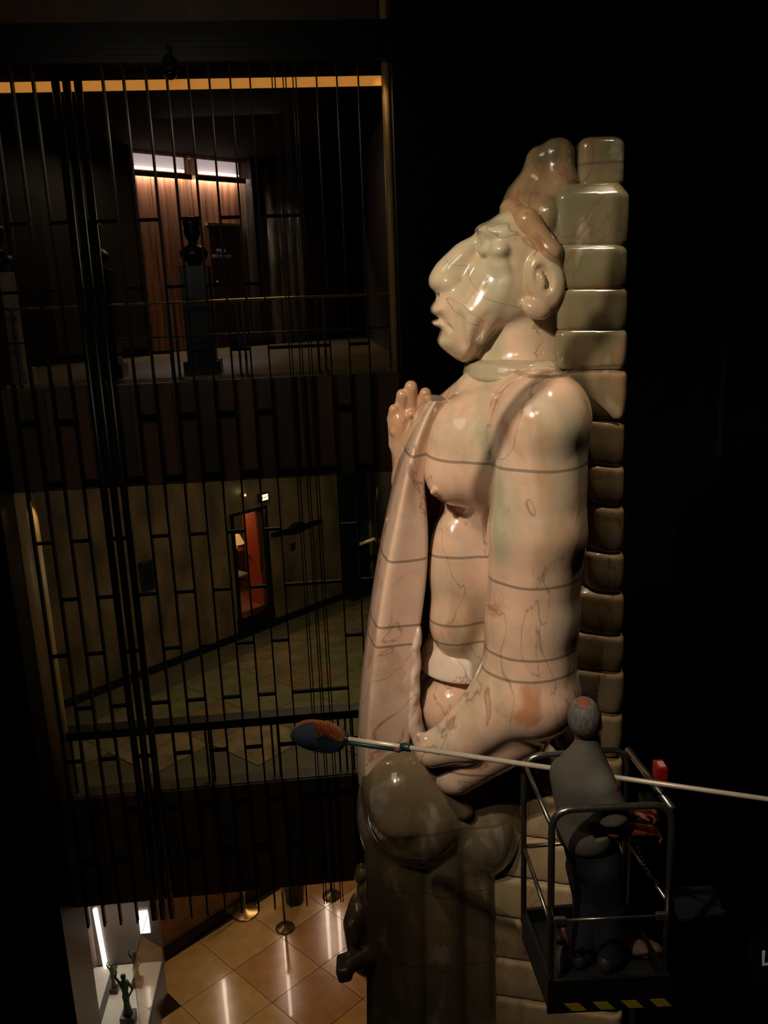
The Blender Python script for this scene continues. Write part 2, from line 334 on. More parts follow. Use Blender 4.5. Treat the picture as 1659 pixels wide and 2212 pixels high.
for k, (xa, xb) in enumerate(((282, 424), (426, 540))):
    s0 = wpx(xa, 360)[0]+.05; s1 = wpx(xb, 360)[0]-.06
    fx = empty('light_fixture', wp((s0+s1)/2, .3, 14.5), ('left' if k == 0 else 'right')+' fluorescent trough light at the top of the lit wooden alcove', 'light', 'alcove trough lights')
    wslab('reflector', s0, s1, 14.56, 14.86, DIFF, .34, .03, fx, pf=wp)
    wslab('pelmet', s0, s1, 14.40, 14.50, LIP, .10, .05, fx, pf=wp); wslab('end_plate', s0-.012, s0+.004, 14.42, 14.84, LIP, .12, .24, fx, pf=wp)
    MB().tube([wp(s0+.18, .24, 14.57), wp(s1-.1, .24, 14.57)], .028, 10).build('tube', TUBE, fx, True)
    lamp('trough_lamp_%d' % k, 'AREA', wp((s0+s1)/2, .31, 14.52), 24, (1, .92, .9), wp((s0+s1)/2, .37, 13.6), s1-s0, sy=.06)
ds0, dz1 = wpx(470, 485); ds1 = wpx(540, 480)[0]
dr = struct(wslab('door_1', ds0, ds1-.03, UZ, 13.5, mat('dark_wood_door', (58, 34, 22), .4, 0, .3, 12, stretch=(1, 1, .1)), .33, .06, pf=wp))
wslab('door_frame', ds0-.04, ds1, 13.5, 13.56, LIP, .30, .1, dr, pf=wp)
MB().lathe(wp(ds0+.1, .30, 12.3), [(.01, -.02), (.03, -.01), (.03, .01), (.01, .02)], 10).build('door_knob', BRASS, dr, True)
def text(name, body, size, origin, ux, m, parent=None, ext=.004, align='CENTER'):
    cu = bpy.data.curves.new(name, 'FONT'); cu.body = body; cu.size = size; cu.extrude = ext; cu.align_x = align
    o = bpy.data.objects.new(name, cu); COL.objects.link(o); ux = Vector(ux).normalized(); uz = Vector((0, 0, 1)); un = ux.cross(uz)
    mt = Matrix((ux, uz, un)).transposed().to_4x4(); mt.translation = Vector(origin)
    dg = bpy.context.evaluated_depsgraph_get(); me = bpy.data.meshes.new_from_object(o.evaluated_get(dg)); bpy.data.objects.remove(o)
    me.transform(mt); me.materials.clear(); return link(name, me, m, parent)
WHT = mat('white_letters', (205, 198, 192), .5, emit=(200, 190, 185), es=.0)
ts, tz = wpx(498, 545)
sg = empty('door_lettering', wp(ts, .3, tz), 'small two-line white lettering on the dark door in the alcove', 'sign')
text('lettering', 'MEN', .12, wp(ts, .32, tz+.01), WU, WHT, sg); text('lettering', 'RESTROOM', .10, wp(ts, .32, tz-.1), WU, WHT, sg)
# marble half columns right of the alcove
MCOL = mat('grey_veined_marble', (112, 100, 84), .3, 0, .4, 4, stretch=(1, 1, .3), rgb2=(70, 62, 52))
c0 = wpx(575, 500)[0]; c1 = wpx(650, 500)[0]
for k in range(4):
    s = c0+(c1-c0)*(k+.5)/4; struct(MB().tube([wp(s, -.02, UZ), wp(s, -.02, uT)], (c1-c0)/8*1.02, 16).build('trim_%d' % (12+k), MCOL, None, True))
lamp('marble_column_lamp', 'SPOT', wp((c0+c1)/2, -1.2, 14.7), 5.0, (1, .9, .78), wp((c0+c1)/2, 0, 12.6), .05, 60, .8)
d2 = struct(wslab('door_2', wpx(745, 600)[0], wpx(815, 600)[0], UZ, wpx(745, 440)[1], mat('navy_black_door', (12, 18, 26), .25), -.03, .05, pf=wp))
wslab('door_frame', wpx(745, 600)[0]-.05, wpx(815, 600)[0]+.05, wpx(745, 440)[1], wpx(745, 440)[1]+.06, BRONZE, -.05, .05, d2, pf=wp)
d3 = struct(wslab('door_3', wpx(30, 600)[0], wpx(105, 600)[0], UZ, 13.9, mat('dark_panel_door', (20, 18, 18), .4), -.03, .05, pf=wp))
struct(wslab('trim_20', wpx(560, 700)[0]-.9, wpx(845, 700)[0], UZ, UZ+.12, BLACKM, -.05, .05, pf=wp))
# ------------------------------------------------------------------ middle gallery: doorway with the orange room
OR = mat('orange_painted_wall', (205, 82, 28), .55, 0, .08, 3); CREAM = mat('cream_curtain', (200, 190, 160), .7)
CW2 = mat('cream_room_wall', (150, 140, 112), .7)
struct(wslab('wall_room_back', dL-.6, dR+2.6, MZ, dT+.3, CW2, 3.0, .1, pf=wp))
struct(MB().prism([wp(dR+2.5, .25, MZ), wp(dR+2.6, .25, MZ), wp(dR+2.6, 3.1, MZ), wp(dR+2.5, 3.1, MZ)], (0, 0, 3.6)).build('wall_room_side', CW2))
struct(MB().prism([wp(dL-.6, .25, MZ), wp(dR+2.5, .25, MZ), wp(dR+2.5, 3.2, MZ), wp(dL-.6, 3.2, MZ)], (0, 0, .52)).build('floor_orange_room', mat('red_brown_carpet', (150, 80, 52), .8)))
struct(MB().prism([wp(dL-.6, .25, dT+.05), wp(dR+2.6, .25, dT+.05), wp(dR+2.6, 3.2, dT+.05), wp(dL-.6, 3.2, dT+.05)], (0, 0, .1)).build('ceiling_orange_room', CREAM))
struct(wslab('step_orange_room', dL-.05, dR+.05, MZ, MZ+.5, BLACKM, -.06, .3, pf=wp))
lamp('orange_room_light', 'POINT', wp(dL+.5, 1.3, dT-.15), 13, (1, .72, .42), size=.15)
FR = struct(MB().box(wp(dL+.01, -.02, (MZ+dT)/2+.25), (.03, .05, (dT-MZ)/2-.25), (WU, WN, (0, 0, 1))).build('door_frame_left', BRONZE)); struct(MB().box(wp(dR-.01, -.02, (MZ+dT)/2+.25), (.03, .05, (dT-MZ)/2-.25), (WU, WN, (0, 0, 1))).build('door_frame_right', BRONZE)); struct(wslab('door_frame_top', dL-.04, dR+.04, dT-.03, dT+.03, BRONZE, -.06, .1, pf=wp))
# door leaf open against the side
od = struct(MB().prism([wp(dR-.1, .25, MZ+.52), wp(dR-.06, .25, MZ+.52), wp(dR-.06, .74, MZ+.52), wp(dR-.1, .74, MZ+.52)], (0, 0, dT-MZ-.6)).build('door_4', OR))
MB().tube([wp(dR-.13, .68, 5.75), wp(dR-.13, .56, 5.75)], .02, 8).build('door_handle', STEEL, od)
# round-back chair and lamp-lit table inside
def chair(loc_s, off, z):
    c = empty('wooden_chair', wp(loc_s, off, z), 'dark slatted wooden chair with a pale seat inside the orange doorway', 'chair'); CW = mat('dark_chair_wood', (54, 26, 16), .4)
    MB().box(wp(loc_s, off, z+.45), (.2, .2, .025), (WU, WN, (0, 0, 1))).build('seat', CREAM, c, bevel=.01)
    for a in (-1, 1):
        for b in (-1, 1): MB().box(wp(loc_s+a*.18, off+b*.18, z+.21), (.018, .018, .21), (WU, WN, (0, 0, 1))).build('leg', CW, c)
        MB().box(wp(loc_s+a*.18, off+.19, z+.74), (.018, .015, .30), (WU, WN, (0, 0, 1))).build('back_post', CW, c)
    for i in range(5): MB().box(wp(loc_s-.12+i*.06, off+.19, z+.74), (.01, .008, .22), (WU, WN, (0, 0, 1))).build('slat', CW, c)
    MB().box(wp(loc_s, off+.19, z+1.0), (.2, .015, .03), (WU, WN, (0, 0, 1))).build('top_rail', CW, c)
chair(dL+1.28, 1.6, MZ+.52)
ts_ = dL+1.86; tb = empty('side_table', wp(ts_, 2.3, MZ+.52), 'small round wooden table behind the chair in the orange doorway', 'table')
MB().lathe(wp(ts_, 2.3, MZ+.52), [(.16, 0), (.16, .02), (.03, .04), (.03, .82), (.3, .84), (.3, .88)], 18).build('table_top', mat('brown_table_wood', (96, 50, 26), .35), tb, True)
ls = empty('table_lamp', wp(ts_, 2.3, MZ+1.40), 'lit cream shaded table lamp on the small table in the orange doorway', 'lamp')
MB().lathe(wp(ts_, 2.3, MZ+1.405), [(.08, 0), (.08, .02), (.03, .05), (.05, .12), (.02, .2)], 14).build('base', BRASS, ls, True)
MB().lathe(wp(ts_, 2.3, MZ+1.405), [(.21, .14), (.10, .38), (.09, .38), (.2, .14)], 18).build('shade', mat('glowing_shade', (240, 190, 110), .6, emit=(250, 190, 110), es=.45), ls, True)
# exit sign above the doorway
es_, ez_ = wpx(566, 1073); ex = empty('exit_sign', wp(es_, -.1, ez_), 'small glowing white exit sign above the orange doorway', 'sign')
MB().box(wp(es_, -.06, ez_), (.15, .04, .10), (WU, WN, (0, 0, 1))).build('housing', BLACKP, ex)
MB().box(wp(es_, -.103, ez_), (.10, .004, .07), (WU, WN, (0, 0, 1))).build('face', mat('exit_face', (240, 240, 215), .5, emit=(244, 244, 214), es=1.1), ex)
text('lettering', 'EXIT', .09, wp(es_, -.112, ez_-.03), WU, mat('olive_letters', (150, 150, 60), .5), ex, .002)
ws, wz = wpx(524, 1068); wl_ = empty('wall_light', wp(ws, -.1, wz), 'tiny brass wall light left of the exit sign', 'light')
MB().box(wp(ws, -.05, wz), (.03, .04, .03), (WU, WN, (0, 0, 1))).build('backplate', BRASS, wl_); MB().lathe(wp(ws, -.09, wz-.03), [(.03, 0), (.02, .05)], 10).build('bulb', mat('warm_bulb', (255, 220, 150), .5, emit=(255, 220, 150), es=.9), wl_)
lamp('wall_light_glow', 'POINT', wp(ws+.15, -.35, wz), .8, (1, .75, .3), size=.03)
# cartouche relief and small plate on the wall
cs, cz = wpx(640, 1140); ct = empty('wall_relief', wp(cs, 0, cz), 'dark bronze winged relief plaque on the wall right of the orange doorway', 'plaque')
MB().lathe(wp(cs, -.02, cz), [(.26, -.03), (.3, 0), (.2, .05)], 20, (WU, np.array([0, 0, .5]), -WN)).build('medallion', BRONZE, ct, True)
for a in (-1, 1): MB().prism([wp(cs+a*.15, -.02, cz+.05), wp(cs+a*.85, -.02, cz+.06), wp(cs+a*.85, -.02, cz-.02), wp(cs+a*.15, -.02, cz-.10)], tuple(-WN*.04)).build('wing', BRONZE, ct)
ps, pz = wpx(632, 1180); setp(MB().box(wp(ps, -.02, pz), (.06, .02, .09), (WU, WN, (0, 0, 1))).build('thermostat', BLACKP), 'small dark box on the wall below the winged relief', 'thermostat')
ps, pz = wpx(316, 1243); nb = empty('notice_board', wp(ps, 0, pz), 'dark framed board on the left part of the middle gallery wall', 'board')
MB().box(wp(ps, -.02, pz), (.16, .03, .33), (WU, WN, (0, 0, 1))).build('frame', BLACKP, nb); MB().box(wp(ps, -.055, pz), (.13, .005, .29), (WU, WN, (0, 0, 1))).build('panel', mat('navy_panel', (16, 18, 30), .3), nb)
# dark square column and stair handrail on the right
struct(wslab('pillar_mid_right', wpx(736, 1200)[0], wpx(776, 1200)[0], MZ, 9.3, mat('blue_black_marble', (12, 20, 24), .3), -.4, .4, pf=wp))
h1 = hit(776, 1176, WN, WN@W0-.5); h2 = hit(860, 1145, WN, WN@W0-.5)
bh = empty('stair_handrail', h1, 'sloping cream handrail beside the dark column at the far end of the middle gallery', 'handrail')
MB().tube([h1, h2], .045, 8).build('rail', mat('cream_rail', (190, 176, 130), .4, emit=(120, 110, 70), es=0), bh, True)
for q in (.25, .8):
    p = h1+(h2-h1)*q; MB().tube([p, p+WN*.5], .015, 6).build('bracket', BRASS, bh)
lamp('handrail_fill', 'SPOT', tuple(h1+np.array([.5, -1.4, 1.9])), 60, (1, .9, .6), tuple(h1+(h2-h1)*.5), .03, 26, .5)  # added lamp, only there to brighten the handrail
# ------------------------------------------------------------------ busts on pedestals in the upper gallery
def bust(px, mp, mb, lab, w=.21, ztop=13.05):
    s, _ = gpx(px, 700, .95); zb = 12.45; c = gp(s, .95, UZ); b = empty('bust_on_pedestal', c, lab, 'bust')
    k = 1.0
    MB().box(gp(s, .95, UZ+.1), (w*1.3, w*1.3, .1), (GU, GN, (0, 0, 1))).build('plinth', mp, b, bevel=.01)
    MB().box(gp(s, .95, (UZ+.2+zb)/2), (w, w, (zb-UZ-.2)/2), (GU, GN, (0, 0, 1))).build('pedestal', mp, b, bevel=.01)
    MB().lathe(gp(s, .95, zb), [(.10, 0), (.11, .04), (.2, .12), (.21, .2), (.15, .27), (.07, .30), (.065, .35), (.10, .40), (.125, .48), (.115, .56), (.13, .60), (.12, .66), (.05, .70)], 18).build('bust', mb, b, True)
BB = mat('blue_black_bronze', (14, 26, 32), .35, .3); BE = mat('beige_stone', (120, 106, 84), .5, 0, .1, 6)
bust(432, BB, BB, 'dark bronze bust on a tall dark pedestal in front of the lit wooden alcove')
bust(222, BLACKM, BB, 'dark bust on a dark pedestal behind the triple grille posts', .2)
bust(16, BE, BB, 'dark bust on a pale stone pedestal at the left edge of the upper gallery', .2)
# ------------------------------------------------------------------ ground floor things
def stanchion(px, py, k, lab):
    p = onz(px, py, GZ); st = empty('stanchion', p, lab, 'stanchion', 'rope stanchions on the ground floor'); m = BRASS if k else mat('dull_brass', (110, 92, 62), .35, .8)
    r = .24+.1*k
    MB().lathe(p+[0, 0, .002], [(r, 0), (r, .02), (r*.9, .045), (r*.3, .08), (.03, .12)], 24).build('base', m, st, True)
    MB().tube([p+[0, 0, .08], p+[0, 0, 1.25]], .028, 12).build('pole', m, st, True)
    MB().lathe(p+[0, 0, 1.25], [(.05, 0), (.06, .03), (.05, .07), (.02, .1)], 14).build('finial', m, st, True)
stanchion(616, 2005, 0, 'nearest brass rope stanchion on a round base on the tan floor')
stanchion(530, 1972, 1, 'shiny brass stanchion with a wide base nearest the dark baseboard')
stanchion(716, 1935, 0, 'farthest brass stanchion beside the statue foot')
p = onz(637, 1945, GZ); bn = empty('waste_bin', p, 'dark blue-black round bin between two stanchions on the ground floor', 'bin')
MB().lathe(p+[0, 0, .002], [(.24, 0), (.28, .9), (.29, .92)], 24).build('bin_body', mat('navy_bin', (22, 34, 42), .4), bn, True); MB().lathe(p+[0, 0, .925], [(.3, 0), (.3, .04), (.2, .1)], 24).build('lid', BLACKP, bn, True)
# upright wall lamps on the diagonal wall, mirrored in the polished floor
SL = mat('frosted_wall_lamp', (255, 236, 220), .5, emit=(255, 226, 200), es=22)
for i, (px, py, z0, z1, lb) in enumerate(((486, 2150, -1.7, .1, 'nearest the display case'), (618, 2060, -1.75, 1.0, 'in the middle of the wall'), (708, 1990, -1.8, .2, 'beyond the bin'), (742, 2150, -1.2, .9, 'farthest along the wall'))):
    s, _ = wpx(px, py, -.15); o = empty('wall_lamp', wp(s, -.15, (z0+z1)/2), 'upright frosted tube wall lamp on the ground floor wall, '+lb, 'light', 'upright wall lamps')
    MB().tube([wp(s, -.15, z0), wp(s, -.15, z1)], .045, 12).build('lamp_tube', SL, o, True)
    for z in (z0, z1): MB().box(wp(s, -.10, z), (.06, .10, .03), (WU, WN, (0, 0, 1))).build('bracket', BRASS, o)
lamp('ground_hall_light', 'AREA', (-2.0, 15.2, 2.1), 66, (1, .70, .36), (-2.1, 14.6, GZ), 2.2)
# display case -----------------------------------------------------
DZ = -2.25
bl = onz(200, 2088, DZ); br = onz(353, 2074, DZ); fr_ = onz(318, 2225, DZ)
ux = (br-bl)/np.linalg.norm(br-bl); uy = np.array([ux[1], -ux[0], 0]); Wd = np.linalg.norm(br-bl); Dp = 2.4
cp = lambda a, b, z: bl*[1, 1, 0]+ux*a+uy*b+np.array([0, 0, z])
dc = empty('display_case', cp(Wd/2, Dp/2, GZ), 'lit glass display case with a white deck at the bottom left', 'display case')
def cbox(name, a0, a1, b0, b1, z0, z1, m, par=dc): 
    return MB().hexa([cp(a0, b0, z0), cp(a1, b0, z0), cp(a1, b1, z0), cp(a0, b1, z0), cp(a0, b0, z1), cp(a1, b0, z1), cp(a1, b1, z1), cp(a0, b1, z1)]).build(name, m, par)
DW = mat('dark_case_frame', (40, 36, 34), .4); WD = mat('white_case_deck', (205, 196, 178), .5); GL = mat('case_glass', (255, 255, 255), .02, trans=1)
cbox('cabinet', 0, Wd, 0, Dp, GZ+.01, DZ-.04, DW); cbox('deck', .03, Wd-.03, .03, Dp, DZ-.04, DZ, WD)
cbox('back_panel', 0, Wd, -.04, 0, DZ-.04, DZ+1.9, mat('grey_mauve_back', (92, 78, 70), .35))
cbox('frame_right', Wd-.03, Wd+.03, 0, Dp, DZ-.1, DZ+.03, DW); cbox('deck_shadow', Wd*.28, Wd*.36, .03, Dp, DZ, DZ+.006, mat('deck_shadow', (70, 62, 52), .5))  # the dark strip is a shadow painted across the white deck
cbox('glass_side', Wd-.01, Wd, 0, Dp, DZ+.03, DZ+1.9, GL); cbox('corner_post', Wd-.02, Wd+.012, -.04, -.01, DZ, DZ+1.9, mat('bronze_corner', (120, 96, 58), .4, .5))
LT = mat('case_light_tube', (255, 255, 255), .5, emit=(255, 248, 240), es=2.6)
MB().tube([cp(.3, .06, DZ+.04), cp(.24, .06, DZ+1.5)], .05, 10).build('light_tube', LT, dc, True)
MB().box(cp(Wd*.80, .03, DZ+1.05), (.10, .015, .28), (ux, uy, (0, 0, 1))).build('light_panel', LT, dc)
lamp('case_lamp', 'AREA', tuple(cp(Wd/2, .8, DZ+1.8)), 14, (1, .92, .8), tuple(cp(Wd/2, .9, DZ)), .8)
VERD = mat('verdigris_bronze', (54, 92, 74), .5, .2, .3, 9); WBASE = mat('brown_statuette_base', (70, 46, 34), .4)
def statuette(px, py, h, lab, mm):
    p = onz(px, py, DZ); st = empty('statuette', p, lab, 'statuette', 'statuettes in the display case')
    MB().box(p+[0, 0, h*.09+.001], (h*.12, h*.12, h*.09)).build('base', WBASE, st, bevel=.004)
    b = MB(); b.lathe(p+[0, 0, h*.18], [(h*.09, 0), (h*.07, h*.08), (h*.05, h*.25), (h*.065, h*.38), (h*.05, h*.46), (h*.08, h*.6), (h*.085, h*.66), (h*.03, h*.7), (h*.03, h*.72), (h*.045, h*.76), (h*.045, h*.81), (h*.01, h*.84)], 14)
    b.tube([p+[h*.08, 0, h*.83], p+[h*.13, .01, h*.68], p+[h*.06, -.03, h*.56]], [h*.025, h*.02, h*.015], 8); b.tube([p+[-h*.08, 0, h*.83], p+[-h*.14, .0, h*.95], p+[-h*.10, 0, h*1.08]], [h*.025, h*.02, h*.012], 8)
    b.build('figure', mm, st, True)
statuette(279, 2208, 1.15, 'green bronze statuette standing nearest in the display case', VERD)
statuette(298, 2128, .85, 'dark green statuette behind the nearest one in the case', mat('dark_verdigris', (30, 48, 38), .5, .2))
statuette(248, 2142, .7, 'small olive statuette near the left side of the case', mat('olive_bronze', (70, 74, 40), .5, .2))
# brown stone pier and post left of the case
struct(MB().box((-6.7, 13.4, -.6), (.9, .5, 2.5)).build('wall_pier_left', mat('brown_stone_pier', (22, 17, 13), .7, 0, .3, 3)))
# ------------------------------------------------------------------ sculpting: signed distance fields meshed by surface nets
class Sculpt:
    def __init__(s, lo, hi, h):
        s.lo = np.array(lo, float); s.h = h; s.n = np.maximum(4, np.ceil((np.array(hi, float)-s.lo)/h).astype(int)+1)
        s.F = np.full(s.n, 5.0, np.float32)
    def region(s, lo, hi, pad):
        a = np.clip(np.floor((lo-pad-s.lo)/s.h).astype(int), 0, s.n); b = np.clip(np.ceil((hi+pad-s.lo)/s.h).astype(int)+1, 0, s.n)
        if (b <= a).any(): return None
        g = [(s.lo[i]+np.arange(a[i], b[i])*s.h).astype(np.float32) for i in range(3)]
        return tuple(slice(a[i], b[i]) for i in range(3)), g[0][:, None, None], g[1][None, :, None], g[2][None, None, :]
    def add(s, prim, k=.04):
        f, lo, hi = prim; r = s.region(lo, hi, k+3*s.h)
        if r is None: return s
        sl, x, y, z = r; d = f(x, y, z); A = s.F[sl]
        t = np.maximum(k-np.abs(A-d), 0)/k; s.F[sl] = np.minimum(A, d)-t*t*k*.25; return s
    def cut(s, prim, k=.03):
        f, lo, hi = prim; r = s.region(lo, hi, k+3*s.h)
        if r is None: return s
        sl, x, y, z = r; d = -f(x, y, z); A = s.F[sl]
        t = np.maximum(k-np.abs(A-d), 0)/k; s.F[sl] = np.maximum(A, d)+t*t*k*.25; return s
    def build(s, name, mat_, parent, smooth=3):
        Fd = s.F; Fd[0] = Fd[-1] = 1; Fd[:, 0] = Fd[:, -1] = 1; Fd[:, :, 0] = Fd[:, :, -1] = 1
        I = Fd < 0; n = Fd.shape
        acc = np.zeros((n[0]-1, n[1]-1, n[2]-1), bool); c0 = I[:-1, :-1, :-1]
        for a in (0, 1):
            for b in (0, 1):
                for c in (0, 1): acc |= (I[a:n[0]-1+a, b:n[1]-1+b, c:n[2]-1+c] != c0)
        idx = -np.ones(acc.shape, np.int64); ci = np.argwhere(acc); idx[acc] = np.arange(len(ci))
        P = np.zeros((len(ci), 3)); C = np.zeros(len(ci))
        cs = [(a, b, c) for a in (0, 1) for b in (0, 1) for c in (0, 1)]
        val = {q: Fd[ci[:, 0]+q[0], ci[:, 1]+q[1], ci[:, 2]+q[2]].astype(float) for q in cs}
        for q in cs:
            for ax in range(3):
                if q[ax] == 0:
                    r = list(q); r[ax] = 1; r = tuple(r); u, v = val[q], val[r]; m = (u < 0) != (v < 0)
                    t = np.where(m, u/np.where(m, u-v, 1), 0)
                    for k in range(3):
                        P[:, k] += np.where(m, q[k]+(t if k == ax else 0), 0)
                    C += m
        V = s.lo+(ci+P/C[:, None])*s.h; Q = []
        for ax in range(3):
            sl0 = [slice(1, -1)]*3; sl0[ax] = slice(0, -1); sl1 = list(sl0); sl1[ax] = slice(1, None)
            A, B = I[tuple(sl0)], I[tuple(sl1)]; e = np.argwhere(A != B); off = np.ones(3, int); off[ax] = 0; e0 = e+off
            ina = A[A != B]; o1, o2 = (ax+1) % 3, (ax+2) % 3
            def cell(d1, d2):
                q = e0.copy(); q[:, o1] -= d1; q[:, o2] -= d2; return idx[q[:, 0], q[:, 1], q[:, 2]]
            q = np.stack([cell(1, 1), cell(0, 1), cell(0, 0), cell(1, 0)], 1); q[~ina] = q[~ina][:, ::-1]; Q.append(q)
        Q = np.concatenate(Q)
        E = np.concatenate([Q[:, [0, 1]], Q[:, [1, 2]], Q[:, [2, 3]], Q[:, [3, 0]]]); nv = len(V)
        deg = np.bincount(E[:, 0], minlength=nv)+np.bincount(E[:, 1], minlength=nv)
        for _ in range(smooth):
            S = np.stack([np.bincount(E[:, 0], V[E[:, 1], k], nv)+np.bincount(E[:, 1], V[E[:, 0], k], nv) for k in range(3)], 1)/np.maximum(deg, 1)[:, None]
            V = V*.4+S*.6
        me = bpy.data.meshes.new(name); me.vertices.add(nv); me.vertices.foreach_set('co', V.astype(np.float32).ravel())
        me.loops.add(len(Q)*4); me.loops.foreach_set('vertex_index', Q.astype(np.int32).ravel())
        me.polygons.add(len(Q)); me.polygons.foreach_set('loop_start', np.arange(len(Q), dtype=np.int32)*4); me.update(calc_edges=True); me.validate()
        return link(name, me, mat_, parent, True)
def ell(c, r, R=None):
    c = np.array(c, float); r = np.array(r, float); R = np.eye(3) if R is None else R; b = np.sqrt(((R.T*r)**2).sum(1))
    def f(x, y, z):
        x, y, z = x-c[0], y-c[1], z-c[2]; p = [R[i, 0]*x+R[i, 1]*y+R[i, 2]*z for i in range(3)]
        k0 = np.sqrt(sum((p[i]/r[i])**2 for i in range(3))); k1 = np.sqrt(sum((p[i]/r[i]**2)**2 for i in range(3)))+1e-6
        return k0*(k0-1)/k1
    return f, c-b, c+b
def cone(a, b, ra, rb):
    a = np.array(a, float); b = np.array(b, float); ab = b-a; L = ab@ab+1e-9; m = max(ra, rb)
    def f(x, y, z):
        X, Y, Z = x-a[0], y-a[1], z-a[2]; t = np.clip((X*ab[0]+Y*ab[1]+Z*ab[2])/L, 0, 1)
        return np.sqrt((X-t*ab[0])**2+(Y-t*ab[1])**2+(Z-t*ab[2])**2)-(ra+t*(rb-ra))
    return f, np.minimum(a, b)-m, np.maximum(a, b)+m
def rbox(c, h, rad, R=None):
    c = np.array(c, float); h = np.array(h, float); R = np.eye(3) if R is None else R; b = np.abs(R.T)@h
    def f(x, y, z):
        x, y, z = x-c[0], y-c[1], z-c[2]; p = [np.abs(R[i, 0]*x+R[i, 1]*y+R[i, 2]*z)-h[i]+rad for i in range(3)]
        return np.sqrt(sum(np.maximum(q, 0)**2 for q in p))+np.minimum(np.maximum(np.maximum(p[0], p[1]), p[2]), 0)-rad
    return f, c-b, c+b
def poly(pts, yc, w, r):       # rounded slab: outline in x,z; half width w in y
    V = np.array(pts, float); lo = np.array([V[:, 0].min(), yc-w, V[:, 1].min()]); hi = np.array([V[:, 0].max(), yc+w, V[:, 1].max()])
    def f(x, y, z):
        X = x[:, 0, 0][:, None]; Z = z[0, 0, :][None, :]; d = np.full((X.shape[0], Z.shape[1]), 1e9); s = np.ones_like(d)
        for i in range(len(V)):
            a, b = V[i], V[i-1]; e = b-a; wx = X-a[0]; wz = Z-a[1]; t = np.clip((wx*e[0]+wz*e[1])/(e@e), 0, 1)
            d = np.minimum(d, (wx-e[0]*t)**2+(wz-e[1]*t)**2)
            c1 = Z >= a[1]; c2 = Z < b[1]; c3 = e[0]*wz > e[1]*wx; m = (c1 & c2 & c3) | (~c1 & ~c2 & ~c3); s = np.where(m, -s, s)
        q = (s*np.sqrt(d))[:, None, :].astype(np.float32)+r; v = np.abs(y-yc)-w+r
        return np.sqrt(np.maximum(q, 0)**2+np.maximum(v, 0)**2)+np.minimum(np.maximum(q, v), 0)-r
    return f, lo, hi
def spl(P, n=4):               # smooth closed outline through points (Catmull-Rom)
    P = [np.array(q, float) for q in P]; out = []
    for i in range(len(P)):
        a, b, c, d = P[i-1], P[i], P[(i+1) % len(P)], P[(i+2) % len(P)]
        for k in range(n):
            t = k/n; out.append(.5*((2*b)+(c-a)*t+(2*a-5*b+4*c-d)*t*t+(3*b-a-3*c+d)*t**3))
    return out
def rotY(d): a = math.radians(d); return np.array([[math.cos(a), 0, -math.sin(a)], [0, 1, 0], [math.sin(a), 0, math.cos(a)]])
def rotZ(d): a = math.radians(d); return np.array([[math.cos(a), math.sin(a), 0], [-math.sin(a), math.cos(a), 0], [0, 0, 1]])
class Px:      # measured picture points at a plane, with depth offsets in metres
    def __init__(s, Y0): s.Y0 = Y0
    def p(s, x, y, d=0): return at(x, y, s.Y0+d)
    def m(s, p): return float((np.array(p)-CAM)@F)/FPX
    def E(s, x, y, d, rx, ry, rd, rot=0):          # rot: degrees, clockwise in the picture
        c = s.p(x, y, d); k = s.m(c); v = abs(s.p(x, y-10, d)[2]-s.p(x, y+10, d)[2])/20
        return ell(c, (rx*k, rd, ry*v), rotY(-rot))
    def C(s, a, b, ra, rb):
        a = s.p(*a); b = s.p(*b); return cone(a, b, ra*s.m(a), rb*s.m(b))
    def Pg(s, P, d, w, r, n=4): return poly([s.p(x, y, d)[[0, 2]] for x, y in (spl(P, n) if n > 1 else P)], s.Y0+d, w, r)
    def B(s, x, y, d, rx, ry, rd, rad=.04, rot=0, yaw=0):
        c = s.p(x, y, d); k = s.m(c); v = abs(s.p(x, y-10, d)[2]-s.p(x, y+10, d)[2])/20
        return rbox(c, (rx*k, rd, ry*v), rad, rotY(-rot)@rotZ(yaw))
# ------------------------------------------------------------------ the stone statue
S = Px(7.2)
ST = empty('stone_statue', (1.25, 7.3, GZ), 'colossal polished cream, pink and green onyx statue of a standing robed figure with raised hand', 'statue')
B = Sculpt((-.5, 5.7, 6.9), (2.35, 8.7, 12.75), .0155)
a = B.add
# torso
a(S.E(1105, 1010, .15, 165, 190, .78), .1); a(S.E(1090, 905, .1, 135, 80, .80), .12)
a(S.E(1010, 965, -.30, 88, 112, .33), .16); a(S.E(990, 1026, -.37, 72, 64, .26), .10)          # near breast
a(S.C((940, 1063, -.52), (934, 1062, -.56), 11, 7), .02)
a(S.E(1085, 1220, .12, 160, 200, .58), .12); a(S.E(1070, 1370, .12, 145, 110, .55), .1); a(S.E(1160, 1300, .15, 118, 330, .55), .1)
a(S.E(990, 1230, -.18, 66, 130, .25), .08); a(S.E(985, 1340, -.2, 58, 80, .25), .08)
a(S.E(1040, 1520, .1, 150, 110, .55), .08); a(S.E(985, 1525, -.2, 75, 70, .28), .06)
# neck and shoulders
a(S.C((1130, 650, .05), (1122, 800, .05), 94, 114), .08)
a(S.C((1130, 850, -.1), (1178, 893, -.70), 66, 86), .18); a(S.C((1080, 830, .2), (1015, 905, .62), 70, 66), .1)
a(S.C((1030, 850, -.1), (985, 905, .2), 50, 62), .08)
a(S.E(1135, 878, -.22, 122, 72, .60), .16)
a(S.E(1062, 990, -.46, 62, 105, .30), .14)
